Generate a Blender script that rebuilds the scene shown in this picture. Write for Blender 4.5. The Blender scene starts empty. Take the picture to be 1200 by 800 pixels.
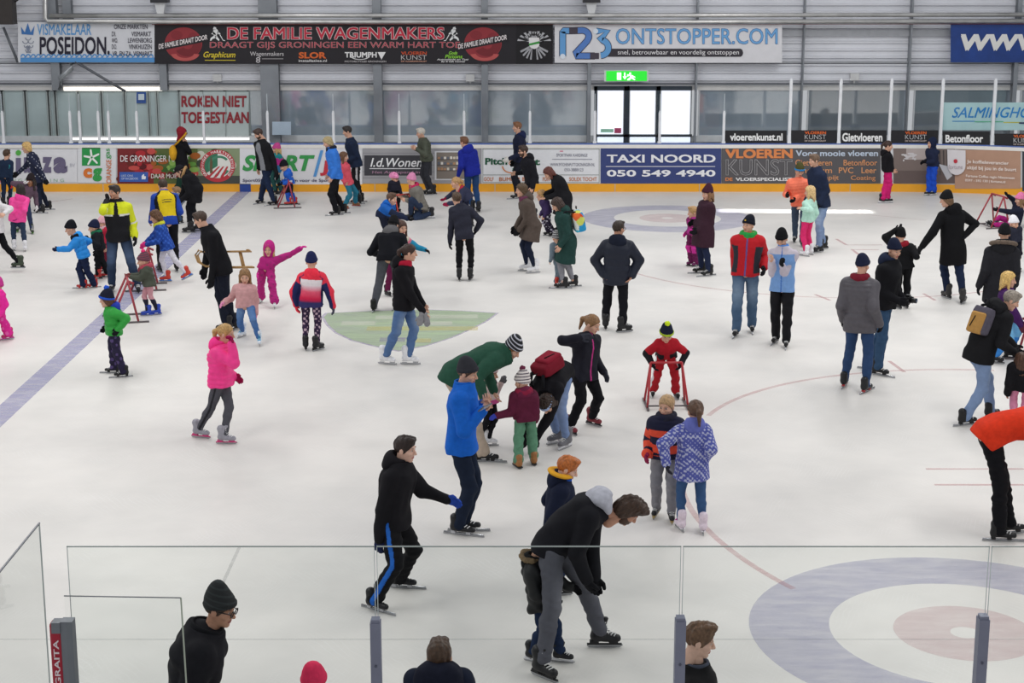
import bpy, math, random
import numpy as np
from mathutils import Vector, Matrix

random.seed(4); RNG = np.random.RandomState(7)
SC = bpy.context.scene
COL = SC.collection
F = 2000.0; TH = math.radians(13.1); HC = 6.0
CT, ST = math.cos(TH), math.sin(TH)
f32 = np.float32

# ------------------------------------------------------------------ camera maths
def ray(px, py):
    cx = (px-600)/F; cy = (400-py)/F
    return np.array([cx, cy*ST+CT, cy*CT-ST])
def at(px, py, Y):
    d = ray(px, py); t = Y/d[1]
    return np.array([d[0]*t, Y, HC+d[2]*t])
def ground(px, py, z=0.0):
    d = ray(px, py); t = (z-HC)/d[2]
    return np.array([d[0]*t, d[1]*t, z])
def lin(h):
    if isinstance(h, str):
        h = h.lstrip('#'); h = [int(h[i:i+2], 16) for i in (0, 2, 4)]
    o = []
    for c in h[:3]:
        c = c/255.0
        o.append(c/12.92 if c <= .04045 else ((c+.055)/1.055)**2.4)
    return np.array(o)
def nrm(v):
    v = np.asarray(v, float); return v/max(1e-9, np.linalg.norm(v))
def dirv(a):
    a = math.radians(a); return np.array([math.sin(a), -math.cos(a), 0.0])

# ------------------------------------------------------------------ materials
MATS = {}
def nt(name):
    m = bpy.data.materials.new(name); m.use_nodes = True
    t = m.node_tree; return m, t, t.nodes['Principled BSDF']
def setin(b, **k):
    for n, v in k.items(): b.inputs[n.replace('_', ' ')].default_value = v
def plain(h, rough=.6, metal=0.0, spec=.4, var=.06, scale=6.0, bump=0.0, name='paint'):
    key = ('p', h, rough, metal, spec, var, scale, bump)
    if key in MATS: return MATS[key]
    m, t, b = nt(name+'_'+h.strip('#'))
    c = lin(h)
    tc = t.nodes.new('ShaderNodeTexCoord'); nz = t.nodes.new('ShaderNodeTexNoise')
    nz.inputs['Scale'].default_value = scale; nz.inputs['Detail'].default_value = 4
    t.links.new(tc.outputs['Object'], nz.inputs['Vector'])
    r = t.nodes.new('ShaderNodeValToRGB')
    r.color_ramp.elements[0].position = .3; r.color_ramp.elements[1].position = .7
    r.color_ramp.elements[0].color = (*np.clip(c*(1-var), 0, 1), 1); r.color_ramp.elements[1].color = (*np.clip(c*(1+var), 0, 1), 1)
    t.links.new(nz.outputs['Fac'], r.inputs['Fac']); t.links.new(r.outputs['Color'], b.inputs['Base Color'])
    setin(b, Roughness=rough, Metallic=metal); b.inputs['Specular IOR Level'].default_value = spec
    if bump:
        bp = t.nodes.new('ShaderNodeBump'); bp.inputs['Strength'].default_value = bump; bp.inputs['Distance'].default_value = .02
        t.links.new(nz.outputs['Fac'], bp.inputs['Height']); t.links.new(bp.outputs['Normal'], b.inputs['Normal'])
    MATS[key] = m; return m
def cloth(h, rough=.85): return plain(h, rough, 0, .15, .1, 22.0, .08, 'cloth')
def glossy_cloth(h): return plain(h, .55, 0, .3, .08, 18.0, .08, 'nylon')
def vcol(kind='print', rough=.8, spec=.2, bump=.08, scale=22.0):
    key = ('v', kind)
    if key in MATS: return MATS[key]
    m, t, b = nt(kind)
    a = t.nodes.new('ShaderNodeAttribute'); a.attribute_name = 'Col'
    tc = t.nodes.new('ShaderNodeTexCoord'); nz = t.nodes.new('ShaderNodeTexNoise'); nz.inputs['Scale'].default_value = scale
    t.links.new(tc.outputs['Object'], nz.inputs['Vector'])
    mx = t.nodes.new('ShaderNodeMix'); mx.data_type = 'RGBA'; mx.blend_type = 'MULTIPLY'; mx.inputs['Factor'].default_value = .25
    t.links.new(a.outputs['Color'], mx.inputs['A']); t.links.new(nz.outputs['Fac'], mx.inputs['B'])
    t.links.new(mx.outputs['Result'], b.inputs['Base Color'])
    setin(b, Roughness=rough); b.inputs['Specular IOR Level'].default_value = spec
    bp = t.nodes.new('ShaderNodeBump'); bp.inputs['Strength'].default_value = bump; bp.inputs['Distance'].default_value = .01
    t.links.new(nz.outputs['Fac'], bp.inputs['Height']); t.links.new(bp.outputs['Normal'], b.inputs['Normal'])
    MATS[key] = m; return m
def emis(h, s):
    key = ('e', h, s)
    if key in MATS: return MATS[key]
    m, t, b = nt('glow_'+h.strip('#')); c = lin(h)
    setin(b, Base_Color=(*c, 1), Roughness=.6); b.inputs['Emission Color'].default_value = (*c, 1); b.inputs['Emission Strength'].default_value = s
    MATS[key] = m; return m
def glassmat(name, tint, refl=.05, rough=.03, fres=.5):
    key = ('g', name)
    if key in MATS: return MATS[key]
    m = bpy.data.materials.new(name); m.use_nodes = True; t = m.node_tree; t.nodes.clear()
    o = t.nodes.new('ShaderNodeOutputMaterial'); mx = t.nodes.new('ShaderNodeMixShader')
    tr = t.nodes.new('ShaderNodeBsdfTransparent'); gl = t.nodes.new('ShaderNodeBsdfGlossy')
    tr.inputs['Color'].default_value = (*tint, 1); gl.inputs['Roughness'].default_value = rough
    lw = t.nodes.new('ShaderNodeLayerWeight'); lw.inputs['Blend'].default_value = .25
    ma = t.nodes.new('ShaderNodeMath'); ma.operation = 'MULTIPLY_ADD'; ma.inputs[1].default_value = fres; ma.inputs[2].default_value = refl; ma.use_clamp = True
    t.links.new(lw.outputs['Fresnel'], ma.inputs[0]); t.links.new(ma.outputs[0], mx.inputs['Fac'])
    t.links.new(tr.outputs[0], mx.inputs[1]); t.links.new(gl.outputs[0], mx.inputs[2]); t.links.new(mx.outputs[0], o.inputs['Surface'])
    MATS[key] = m; return m

# ------------------------------------------------------------------ mesh + object helpers
def npmesh(name, V, Fc, col=None, smooth=True):
    me = bpy.data.meshes.new(name)
    V = np.asarray(V, f32); Fc = np.asarray(Fc, np.int32); k = Fc.shape[1]
    me.vertices.add(len(V)); me.vertices.foreach_set('co', V.ravel())
    me.loops.add(Fc.size); me.loops.foreach_set('vertex_index', Fc.ravel())
    me.polygons.add(len(Fc)); me.polygons.foreach_set('loop_start', np.arange(0, Fc.size, k, dtype=np.int32))
    me.polygons.foreach_set('use_smooth', np.full(len(Fc), smooth))
    me.update(calc_edges=True)
    if col is not None:
        ca = me.color_attributes.new('Col', 'FLOAT_COLOR', 'POINT')
        c4 = np.ones((len(V), 4), f32); c4[:, :3] = col; ca.data.foreach_set('color', c4.ravel())
    return me
class MB:
    def __init__(s): s.v = []; s.f = []; s.m = []; s.sm = []
    def add(s, V, Fs, mi=0, smooth=False):
        o = len(s.v); s.v += [tuple(map(float, p)) for p in V]
        for f in Fs: s.f.append(tuple(o+i for i in f)); s.m.append(mi); s.sm.append(smooth)
        return s
    def box(s, lo, hi, mi=0, M=None):
        x0, y0, z0 = lo; x1, y1, z1 = hi
        V = [(x0,y0,z0),(x1,y0,z0),(x1,y1,z0),(x0,y1,z0),(x0,y0,z1),(x1,y0,z1),(x1,y1,z1),(x0,y1,z1)]
        if M is not None: V = [M @ Vector(p) for p in V]
        return s.add(V, [(0,3,2,1),(4,5,6,7),(0,1,5,4),(1,2,6,5),(2,3,7,6),(3,0,4,7)], mi)
    def tube(s, pts, r, mi=0, n=8, r2=None):
        pts = [np.asarray(p, float) for p in pts]; V = []; Fs = []
        for i, p in enumerate(pts):
            d = nrm(pts[min(i+1, len(pts)-1)]-pts[max(i-1, 0)])
            a = nrm(np.cross(d, [0, 0, 1] if abs(d[2]) < .9 else [1, 0, 0])); b = np.cross(d, a)
            rr = r if r2 is None else r+(r2-r)*i/(len(pts)-1)
            for j in range(n):
                q = 2*math.pi*j/n; V.append(p+rr*(math.cos(q)*a+math.sin(q)*b))
        for i in range(len(pts)-1):
            for j in range(n):
                Fs.append((i*n+j, i*n+(j+1) % n, (i+1)*n+(j+1) % n, (i+1)*n+j))
        Fs.append(tuple(range(n))[::-1]); Fs.append(tuple(range((len(pts)-1)*n, len(pts)*n)))
        return s.add(V, Fs, mi, True)
    def mesh(s, name):
        me = bpy.data.meshes.new(name); me.from_pydata(s.v, [], s.f); me.update()
        me.polygons.foreach_set('material_index', s.m); me.polygons.foreach_set('use_smooth', s.sm); return me
    def build(s, name, mats, parent=None, **k): return link(name, s.mesh(name), mats, parent, **k)
def link(name, me, mats, parent=None, shared=False, label=None, cat=None, group=None, kind=None):
    o = bpy.data.objects.new(name, me); COL.objects.link(o)
    if parent is not None: o.parent = parent
    if not isinstance(mats, (list, tuple)): mats = [mats]
    while len(me.materials) < len(mats): me.materials.append(mats[len(me.materials)] if not shared else None)
    if shared:
        for i, m in enumerate(mats): o.material_slots[i].link = 'OBJECT'; o.material_slots[i].material = m
    tag(o, label, cat, group, kind); return o
def tag(o, label=None, cat=None, group=None, kind=None):
    if label: o['label'] = label
    if cat: o['category'] = cat
    if group: o['group'] = group
    if kind: o['kind'] = kind
    return o
def empty(name, loc, label=None, cat=None, group=None, rz=0):
    o = bpy.data.objects.new(name, None); COL.objects.link(o); o.location = loc; o.rotation_euler = (0, 0, rz)
    o.empty_display_size = .1
    return tag(o, label, cat, group)

# ------------------------------------------------------------------ distance fields
def vn(a): return np.sqrt(np.einsum('ij,ij->i', a, a))
def cap(P, a, b, ra, rb):
    a = np.asarray(a, f32); ab = np.asarray(b, f32)-a
    t = np.clip((P-a) @ ab/max(1e-9, float(ab @ ab)), 0, 1)
    return vn(P-a-t[:, None]*ab)-(ra+(rb-ra)*t)
def capt(P, a, b):
    a = np.asarray(a, f32); ab = np.asarray(b, f32)-a
    t = np.clip((P-a) @ ab/max(1e-9, float(ab @ ab)), 0, 1)
    return vn(P-a-t[:, None]*ab), t
def smin(a, b, k):
    h = np.clip(.5+.5*(b-a)/k, 0, 1); return b*(1-h)+a*h-k*h*(1-h)
def smax(a, b, k): return -smin(-a, -b, k)
def ell(P, c, r):
    q = (P-np.asarray(c, f32))/np.asarray(r, f32); k0 = vn(q); k1 = vn(q/np.asarray(r, f32))
    return k0*(k0-1)/np.maximum(k1, 1e-6)
def wob(P, f, seed):
    r = np.random.RandomState(seed); D = r.normal(size=(4, 3)); D /= np.linalg.norm(D, axis=1)[:, None]; ph = r.rand(4)*6.28
    D = D.astype(f32)
    a = np.sin(f*(P @ D[0])+2.2*np.sin(f*.45*(P @ D[1])+ph[0])+ph[1])
    b = np.sin(f*1.9*(P @ D[2])+1.7*np.sin(f*.8*(P @ D[3])+ph[2])+ph[3])
    return .65*a+.35*b
def loft(P, pts, A, B, U, n=2.5):
    """solid with super-elliptic sections along a polyline -> distance, parameter, across, front"""
    N = len(P); best = np.full(N, 1e9, f32); S = np.zeros(N, f32); du = np.zeros(N, f32); dv = np.zeros(N, f32); ax = np.zeros(N, f32)
    m = len(pts)
    for i in range(m-1):
        a = pts[i]; ab = pts[i+1]-a; L = np.linalg.norm(ab); w = ab/L
        tt = (P-a.astype(f32)) @ ab.astype(f32)/(L*L); t = np.clip(tt, 0, 1)
        q = P-a.astype(f32)-t[:, None]*ab.astype(f32); d2 = np.einsum('ij,ij->i', q, q)
        k = d2 < best; best[k] = d2[k]; S[k] = (i+t)[k]
        u = nrm((U[i]+U[i+1])/2); u = nrm(u-w*(u @ w)); fr = np.cross(u, w)
        axl = q @ w.astype(f32); v_ = q @ fr.astype(f32)
        du[k] = (q @ u.astype(f32))[k]; dv[k] = (np.where(v_ < 0, -1, 1)*np.sqrt(v_*v_+axl*axl))[k]
        e = np.where(tt < 0, -tt*L, np.where(tt > 1, (tt-1)*L, -np.minimum(tt, 1-tt)*L))
        if i == 0 and m > 2: e = np.where(tt > .5, -.1, e)
        elif i == m-2 and m > 2: e = np.where(tt < .5, -.1, e)
        elif m > 2: e = np.full(N, -.1, f32)
        ax[k] = e[k].astype(f32)
    I = np.arange(m); a_ = np.interp(S, I, A).astype(f32); b_ = np.interp(S, I, B).astype(f32)
    r = ((np.abs(du)/a_)**n+(np.abs(dv)/b_)**n)**(1/n)
    d = (r-1)*np.minimum(a_, b_)*(.8)
    d = np.where(r > 1, np.maximum(d, 0), d)
    return smax(d, ax, .012), S, du/a_, dv/b_
_C8 = np.array([(0,0,0),(1,0,0),(0,1,0),(1,1,0),(0,0,1),(1,0,1),(0,1,1),(1,1,1)])
_E = [(0,1),(2,3),(4,5),(6,7),(0,2),(1,3),(4,6),(5,7),(0,4),(1,5),(2,6),(3,7)]
def snet(sdf, lo, hi, h):
    """surface nets over a narrow band"""
    lo = np.asarray(lo, float)-2*h; hi = np.asarray(hi, float)+2*h; cf = 4; H = h*cf
    nb = np.ceil((hi-lo)/H).astype(int); n = nb*cf+1
    g = [lo[i]+H*np.arange(nb[i]+1) for i in range(3)]
    Pc = np.stack(np.meshgrid(*g, indexing='ij'), -1).reshape(-1, 3).astype(f32)
    C = sdf(Pc).reshape(nb+1)
    mn = np.full(nb, 1e9); mx = np.full(nb, -1e9)
    for c in _C8:
        b = C[c[0]:c[0]+nb[0], c[1]:c[1]+nb[1], c[2]:c[2]+nb[2]]; mn = np.minimum(mn, b); mx = np.maximum(mx, b)
    near = (mn < H*1.3) & (mx > -H*1.3)
    fl = np.zeros(n, bool)
    nr = np.repeat(np.repeat(np.repeat(near, cf, 0), cf, 1), cf, 2)
    for c in _C8:
        fl[c[0]:c[0]+nr.shape[0], c[1]:c[1]+nr.shape[1], c[2]:c[2]+nr.shape[2]] |= nr
    D = np.full(n, 1.0, f32)
    cen = np.where(C < 0, -1.0, 1.0)
    ii = [np.minimum((np.arange(n[i])+cf//2)//cf, nb[i]) for i in range(3)]
    D[:] = cen[np.ix_(*ii)]
    idx = np.nonzero(fl); Pf = (np.stack(idx, -1)*h+lo).astype(f32)
    D[idx] = sdf(Pf)
    S = D < 0
    m = [k-1 for k in n]
    cnt = np.zeros(m, np.int8)
    for c in _C8: cnt += S[c[0]:c[0]+m[0], c[1]:c[1]+m[1], c[2]:c[2]+m[2]]
    ci = np.nonzero((cnt > 0) & (cnt < 8)); base = np.stack(ci, -1)
    vals = np.stack([D[ci[0]+c[0], ci[1]+c[1], ci[2]+c[2]] for c in _C8], 1)
    acc = np.zeros((len(base), 3)); k = np.zeros(len(base))
    for a, b in _E:
        va, vb = vals[:, a], vals[:, b]; x = (va < 0) != (vb < 0)
        t = np.where(x, va/np.where(va == vb, 1, va-vb), 0)
        acc += np.where(x[:, None], _C8[a]+t[:, None]*(_C8[b]-_C8[a]), 0); k += x
    V = (base+acc/k[:, None])*h+lo
    im = np.full(m, -1, np.int64); im[ci] = np.arange(len(base))
    Q = []
    for axn in range(3):
        b_, c_ = (axn+1) % 3, (axn+2) % 3
        s0 = [slice(None)]*3; s1 = [slice(None)]*3; s0[axn] = slice(0, -1); s1[axn] = slice(1, None)
        ch = S[tuple(s0)] != S[tuple(s1)]
        for q in (b_, c_):
            sl = [slice(None)]*3; sl[q] = [0, -1]; ch[tuple(sl)] = False
        e = np.stack(np.nonzero(ch), -1)
        if not len(e): continue
        ob = np.zeros(3, int); ob[b_] = 1; oc = np.zeros(3, int); oc[c_] = 1
        g4 = [e-ob-oc, e-oc, e, e-ob]
        q4 = np.stack([im[x[:, 0], x[:, 1], x[:, 2]] for x in g4], 1)
        flip = ~S[e[:, 0], e[:, 1], e[:, 2]]
        q4[flip] = q4[flip][:, ::-1]; Q.append(q4)
    return V, np.concatenate(Q)
# ------------------------------------------------------------------ head, hair, hat, hand, skate templates (right, front, up axes)
TPL = {}
def tpl(key, fn):
    if key not in TPL: TPL[key] = fn()
    return TPL[key]
def head_sdf(P):
    d = ell(P, (0, -.012, .032), (.074, .094, .088))
    d = smin(d, ell(P, (0, .022, -.042), (.057, .066, .075)), .03)
    d = smin(d, ell(P, (0, .066, -.098), (.024, .02, .018)), .025)
    A = np.abs(P[:, 0]); Q = P.copy(); Q[:, 0] = A
    d = smin(d, ell(Q, (.04, .055, -.022), (.026, .03, .024)), .02)
    d = smin(d, ell(Q, (.028, .077, .03), (.03, .014, .009)), .012)
    d = smax(d, -ell(Q, (.031, .097, .008), (.017, .018, .012)), .012)
    d = smin(d, ell(Q, (.031, .073, .008), (.0135, .0135, .0125)), .002)
    d = smin(d, cap(P, (0, .085, .015), (0, .108, -.025), .008, .0125), .012)
    d = smin(d, ell(Q, (.011, .096, -.03), (.009, .01, .008)), .008)
    d = smin(d, ell(P, (0, .084, -.058), (.024, .011, .0055)), .005)
    d = smin(d, ell(P, (0, .083, -.069), (.02, .011, .006)), .005)
    d = smin(d, ell(Q, (.077, -.01, -.008), (.01, .02, .032)), .006)
    d = smin(d, cap(P, (0, -.018, -.05), (0, -.035, -.19), .05, .054), .03)
    return d
def head_tpl(h):
    def mk():
        V, Q = snet(head_sdf, (-.1, -.13, -.25), (.1, .14, .14), h)
        P = V.astype(f32); A = P.copy(); A[:, 0] = np.abs(A[:, 0])
        reg = np.zeros(len(V), int)
        reg[(ell(P, (0, .09, -.0635), (.025, .02, .013)) < 0)] = 2
        reg[(ell(A, (.033, .09, .033), (.022, .03, .0065)) < 0)] = 3
        reg[(ell(A, (.031, .085, .008), (.0155, .016, .009)) < 0)] = 1
        reg[(ell(A, (.031, .088, .008), (.0085, .016, .0085)) < 0)] = 4
        return V, Q, reg
    return tpl(('head', h), mk)
def face_cut(P, c=.035): return .8*P[:, 1]-.6*P[:, 2]-c
def hair_sdf(style):
    def fn(P):
        n = .0035*wob(P, 90, 3)
        A = P.copy(); A[:, 0] = np.abs(A[:, 0])
        d = ell(P, (0, -.014, .036), (.083, .104, .096))
        under = style.endswith('_under'); st0 = style; style_ = style.replace('_under', '')
        return smax(hair_in(P, A, d, n, style_), P[:, 2]-(.04+.3*P[:, 1]), .006) if under else hair_in(P, A, d, n, style_)
    return fn
def hair_in(P, A, d, n, style):
    if 1:
        if style == 'short':
            d = smin(d, ell(P, (0, .05, .11), (.06, .04, .02)), .03)
            d = smax(d+n*1.6, face_cut(P, .033), .01); d = smax(d, -(P[:, 2]+.06), .01)
        elif style == 'spiky':
            d = smin(d, ell(P, (0, .045, .118), (.055, .05, .025)), .03)+n*2
            d = smax(d, face_cut(P, .036), .008); d = smax(d, -(P[:, 2]+.05), .01)
        elif style == 'messy':
            d = smin(d, ell(P, (0, .04, .1), (.09, .095, .05)), .03)
            d = smin(d, ell(P, (0, -.03, -.02), (.097, .095, .09)), .03)
            d = smax(d+n*3, face_cut(P, .043), .01); d = smax(d, -(P[:, 2]+.09), .01)
        elif style in ('bob', 'long', 'curly', 'pony', 'bun'):
            if style in ('pony', 'bun'): d = smax(d+n, face_cut(P, .028), .01)
            else:
                d = smin(d-.004, ell(P, (0, -.03, -.045), (.094, .082, .09)), .03)
                if style == 'curly': d = smin(d, ell(P, (0, -.03, -.03), (.115, .1, .12)), .03)+.006*wob(P, 130, 9)
                if style == 'long':
                    q = P.copy(); q[:, 1] = (q[:, 1]+.06)*1.5; q[:, 0] *= .75
                    d = smin(d, cap(q, (0, -.0, -.05), (0, -.03, -.28), .07, .045), .03)
                d = smax(d+n*1.6+.004*np.sin(np.arctan2(P[:, 0], P[:, 1]+.01)*17+6*P[:, 2]), face_cut(P, .027), .012)
                if style == 'long': d = smin(d, cap(A, (.078, .005, .02), (.09, .03, -.2), .024, .02)+n, .015)
            if style == 'pony':
                d = smin(d, cap(P, (0, -.105, .05), (0, -.15, .0), .024, .03), .02)
                d = smin(d, cap(P, (0, -.15, .0), (0, -.14, -.14), .03, .012)+n, .02)
            if style == 'bun': d = smin(d, ell(P, (0, -.1, .09), (.045, .04, .04))+n, .015)
        return d
def hair_tpl(style):
    return tpl(('hair', style), lambda: npmesh('hair', *snet(hair_sdf(style), (-.14, -.2, -.36), (.14, .13, .17), .0075)))
def hat_sdf(style):
    def fn(P):
        pl = P[:, 2]-(.016+.32*P[:, 1])
        if style in ('beanie', 'slouch'):
            d = ell(P, (0, -.012, .046), (.089, .11, .1))
            d = smin(d, ell(P, (0, -.045, .12), (.055, .06, .05 if style == 'beanie' else .075)), .05)
            d = d-.007*np.clip((.045-pl)/.006, 0, 1)
            d = d+.0012*np.sin(np.arctan2(P[:, 0], P[:, 1]+.012)*36)
            return smax(d, -pl, .008)
        if style == 'helmet':
            d = ell(P, (0, -.016, .05), (.103, .128, .108))
            for x in (-.05, 0, .05): d = smax(d, -cap(P, (x, -.1, .15-abs(x)*.5), (x, .07, .145-abs(x)*.5), .012, .012), .006)
            return smax(d, -(P[:, 2]-.02-.1*P[:, 1]), .01)
        if style == 'cap':
            d = smax(ell(P, (0, -.012, .046), (.087, .108, .098)), -(P[:, 2]-.03), .006)
            v = ell(P, (0, .115, .042-.0), (.072, .09, .011))
            return smin(d, v, .006)
        if style == 'hood':
            d = ell(P, (0, -.02, .02), (.106, .122, .122))
            d = smin(d, ell(P, (0, -.06, .06), (.07, .09, .09)), .05)
            d = smin(d, cap(P, (0, -.02, -.08), (0, -.03, -.17), .092, .1), .05)
            d = d+.003*wob(P, 45, 4)
            return smax(d, -ell(P, (0, .13, -.012), (.066, .11, .09)), .012)
        if style == 'fur':
            q = np.stack([P[:, 0]/.085, (P[:, 2]+.01)/.108], 1); rr = np.sqrt((q**2).sum(1))
            e = (rr-1)*.09; yy = P[:, 1]-.062+.35*np.maximum(0, -P[:, 2]-.02)
            return np.sqrt(e*e+yy*yy)-.026+.006*wob(P, 170, 2)
        if style == 'brim':
            d = np.abs(ell(P, (0, -.012, .046), (.097, .118, .108)))-.006
            return smax(d, np.abs(pl-.02)-.018, .006)
        if style == 'pom':
            return ell(P, (0, -.03, .178), (.037, .037, .036))+.005*wob(P, 180, 6)
        if style == 'band':
            d = np.abs(ell(P, (0, -.012, .036), (.087, .108, .1)))-.006
            return smax(d, np.abs(P[:, 2]-.045-.15*P[:, 1])-.024, .006)
        if style == 'scarf':
            r = np.sqrt((P[:, 0]/1.0)**2+((P[:, 1]+.02)*1.02)**2)-.077
            z = P[:, 2]+.135+.1*P[:, 1]
            return np.sqrt(r*r+(z*.75)**2)-.036+.004*wob(P, 60, 8)
        if style == 'glasses':
            A = P.copy(); A[:, 0] = np.abs(A[:, 0])
            rr = np.sqrt((A[:, 0]-.033)**2+(A[:, 2]-.006)**2)-.021
            d = np.sqrt(rr*rr+(A[:, 1]-.104)**2)-.0042
            d = np.minimum(d, cap(A, (.053, .1, .01), (.08, -.005, .012), .004, .004))
            return np.minimum(d, cap(A, (0, .106, .008), (.014, .106, .008), .004, .004))
        if style == 'beard':
            d = ell(P, (0, .024, -.05), (.062, .071, .08))
            d = smax(d, P[:, 2]+.028-np.clip((np.abs(P[:, 0])-.035)*1.6, 0, .05), .01)
            d = smax(d, -(P[:, 1]-.0), .01)
            d = smax(d, -ell(P, (0, .095, -.062), (.022, .03, .01)), .004)
            return d+.002*wob(P, 150, 5)
        if style == 'ornament':
            return ell(P, (0, .094, .085), (.014, .008, .014))
    return fn
def hat_tpl(style):
    h = .0045 if style in ('glasses', 'beard') else (.004 if style == 'ornament' else .0075)
    return tpl(('hat', style), lambda: npmesh(style, *snet(hat_sdf(style), (-.16, -.21, -.27), (.16, .22, .25), h)))
def hand_sdf(curl, infl, mit=False):
    def fn(P):
        d = ell(P, (0, 0, .048), (.041, .017, .052))
        d = smin(d, cap(P, (0, 0, -.05), (0, 0, .02), .026+infl, .024), .025)
        k = .02 if mit else .004
        for i, (x, L) in enumerate(((.029, .066), (.0095, .074), (-.01, .07), (-.029, .054))):
            a = np.array([x, 0, .086-.006*abs(i-1)]); e1 = curl*.75; e2 = curl*1.7
            b = a+L*.5*np.array([0.1*x/.03, math.sin(e1), math.cos(e1)]); c = b+L*.5*np.array([0, math.sin(e2), math.cos(e2)])
            d = smin(d, np.minimum(cap(P, a, b, .0098, .009), cap(P, b, c, .009, .0072)), k)
        t1 = np.array([.028, .004, .018]); t2 = np.array([.057, .014, .05]); t3 = np.array([.06, .028, .078])
        d = smin(d, np.minimum(cap(P, t1, t2, .014, .0115), cap(P, t2, t3, .0115, .009)), .006)
        return d-infl
    return fn
def hand_tpl(curl, infl, h, mit=False):
    return tpl(('hand', curl, infl, h, mit), lambda: snet(hand_sdf(curl, infl, mit), (-.07, -.05, -.07), (.09, .11, .19), h))
def boot_sdf(style):
    def fn(P):
        if style == 'long':
            d = cap(P, (0, -.035, .11), (0, -.045, .18), .05, .05)
            d = smin(d, cap(P, (0, -.055, .08), (0, .14, .066), .042, .032), .03); base = .045
        elif style == 'shoe':
            d = cap(P, (0, -.03, .1), (0, -.035, .19), .054, .056)
            d = smin(d, cap(P, (0, -.05, .07), (0, .11, .066), .046, .044), .03); base = .035
        else:
            tall = .27 if style == 'figure' else .25
            d = cap(P, (0, -.028, .13), (0, -.042, tall-.03), .05, .056)
            d = smin(d, cap(P, (0, -.05, .095), (0, .125, .08), .045, .037), .035)
            d = smin(d, cap(P, (0, .0, .17), (0, .032, tall+.005), .03, .024), .02)
            d = smax(d, P[:, 2]-tall-.02+.35*P[:, 1]*0, .012); base = .055
            if style == 'figure':
                q = np.abs(P[:, 1]+.055)-.034; base = np.where(P[:, 1] < -.01, .05, .062)
        d = smax(d, base-P[:, 2], .006)
        return d+.0015*wob(P, 60, 2)
    return fn
def boot_tpl(style): return tpl(('boot', style), lambda: npmesh('skate_boot', *snet(boot_sdf(style), (-.09, -.14, .0), (.09, .21, .33), .0085)))
def blade_tpl(style):
    def mk():
        m = MB()
        if style == 'long':
            m.box((-.004, -.17, 0), (.004, .27, .016), 0); m.tube([(0, -.165, .022), (0, .265, .022)], .009, 0, 6)
            for y in (-.06, .1): m.box((-.018, y-.022, .02), (.018, y+.022, .05), 1)
        elif style == 'shoe':
            for x in (-.022, .022): m.box((x-.004, -.09, 0), (x+.004, .17, .022), 0)
            m.box((-.04, -.1, .02), (.04, .16, .038), 1)
        else:
            m.add([(-.004,-.12,.012),(.004,-.12,.012),(.004,-.1,0),(-.004,-.1,0),(.004,.15,0),(-.004,.15,0),(.004,.178,.016),(-.004,.178,.016),
                   (.004,.178,.026),(-.004,.178,.026),(.004,-.12,.026),(-.004,-.12,.026)],
                  [(3,2,1,0),(5,4,2,3),(7,6,4,5),(9,8,6,7),(11,10,8,9),(0,1,10,11),(1,2,4,6,8,10),(0,11,9,7,5,3)], 0)
            if style == 'figure':
                m.box((-.006, .165, .004), (.006, .182, .03), 0)
                m.box((-.005, -.09, .02), (.005, -.02, .06), 0); m.box((-.005, .07, .02), (.005, .15, .066), 0)
                m.box((-.03, -.085, .045), (.03, -.015, .058), 1); m.box((-.033, -.01, .056), (.033, .15, .066), 1)
            else:
                m.box((-.009, -.12, .024), (.009, .17, .036), 1)
                for y in (-.06, .1): m.box((-.022, y-.038, .034), (.022, y+.038, .062), 1)
        return m.mesh('blade')
    return tpl(('blade', style), mk)
def lace_tpl(style):
    def mk():
        m = MB()
        if style == 'long': pts = [(.105, .098), (.075, .107), (.045, .12), (.022, .14), (.012, .165)]
        elif style == 'shoe': pts = [(.07, .117), (.0, .125)]
        else: pts = [(.11, .12), (.085, .128), (.062, .142), (.045, .162), (.038, .185), (.036, .21), (.034, .235)]
        for i, (y, z) in enumerate(pts):
            w = .03
            m.tube([(-w, y-.008, z-.008), (0, y+.009, z+.004), (w, y-.008, z-.008)], .0055 if style != 'shoe' else .01, 0, 5)
        return m.mesh('laces')
    return tpl(('lace', style), mk)
# ------------------------------------------------------------------ people
def ik(R, T, l1, l2, pole, stretch=1.12):
    d = T-R; L = np.linalg.norm(d)
    if L > (l1+l2)*.995:
        k = min(L/((l1+l2)*.995), stretch); l1 *= k; l2 *= k
        if L > (l1+l2)*.995: T = R+d/L*(l1+l2)*.995; d = T-R; L = np.linalg.norm(d)
    L = max(L, abs(l1-l2)+.02)
    a = (l1*l1-l2*l2+L*L)/(2*L); h = math.sqrt(max(0, l1*l1-a*a))
    w = d/np.linalg.norm(d); p = pole-w*(pole @ w); p = nrm(p)
    return R+w*a+p*h, T
def frame(front, up):
    f = nrm(front); u = nrm(up-f*(up @ f)); return np.stack([np.cross(f, u), f, u], 1)
def rotm(R, s): return Matrix([list(R[i]*s)+[0] for i in range(3)]+[[0, 0, 0, 1]])
SKINS = {'a': ('#dfae95', '#b9706a'), 'b': ('#cf9a80', '#a8635c'), 'c': ('#9a6a4e', '#7d4640'), 'p': ('#ecc0ab', '#cc7f78')}
def place(name, me, mats, parent, C, R, s=1.0, **k):
    o = link(name, me, mats, parent, shared=True, **k)
    M = rotm(R, s); M.translation = Vector(C); o.matrix_local = M; return o
PEOPLE = {}
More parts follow.
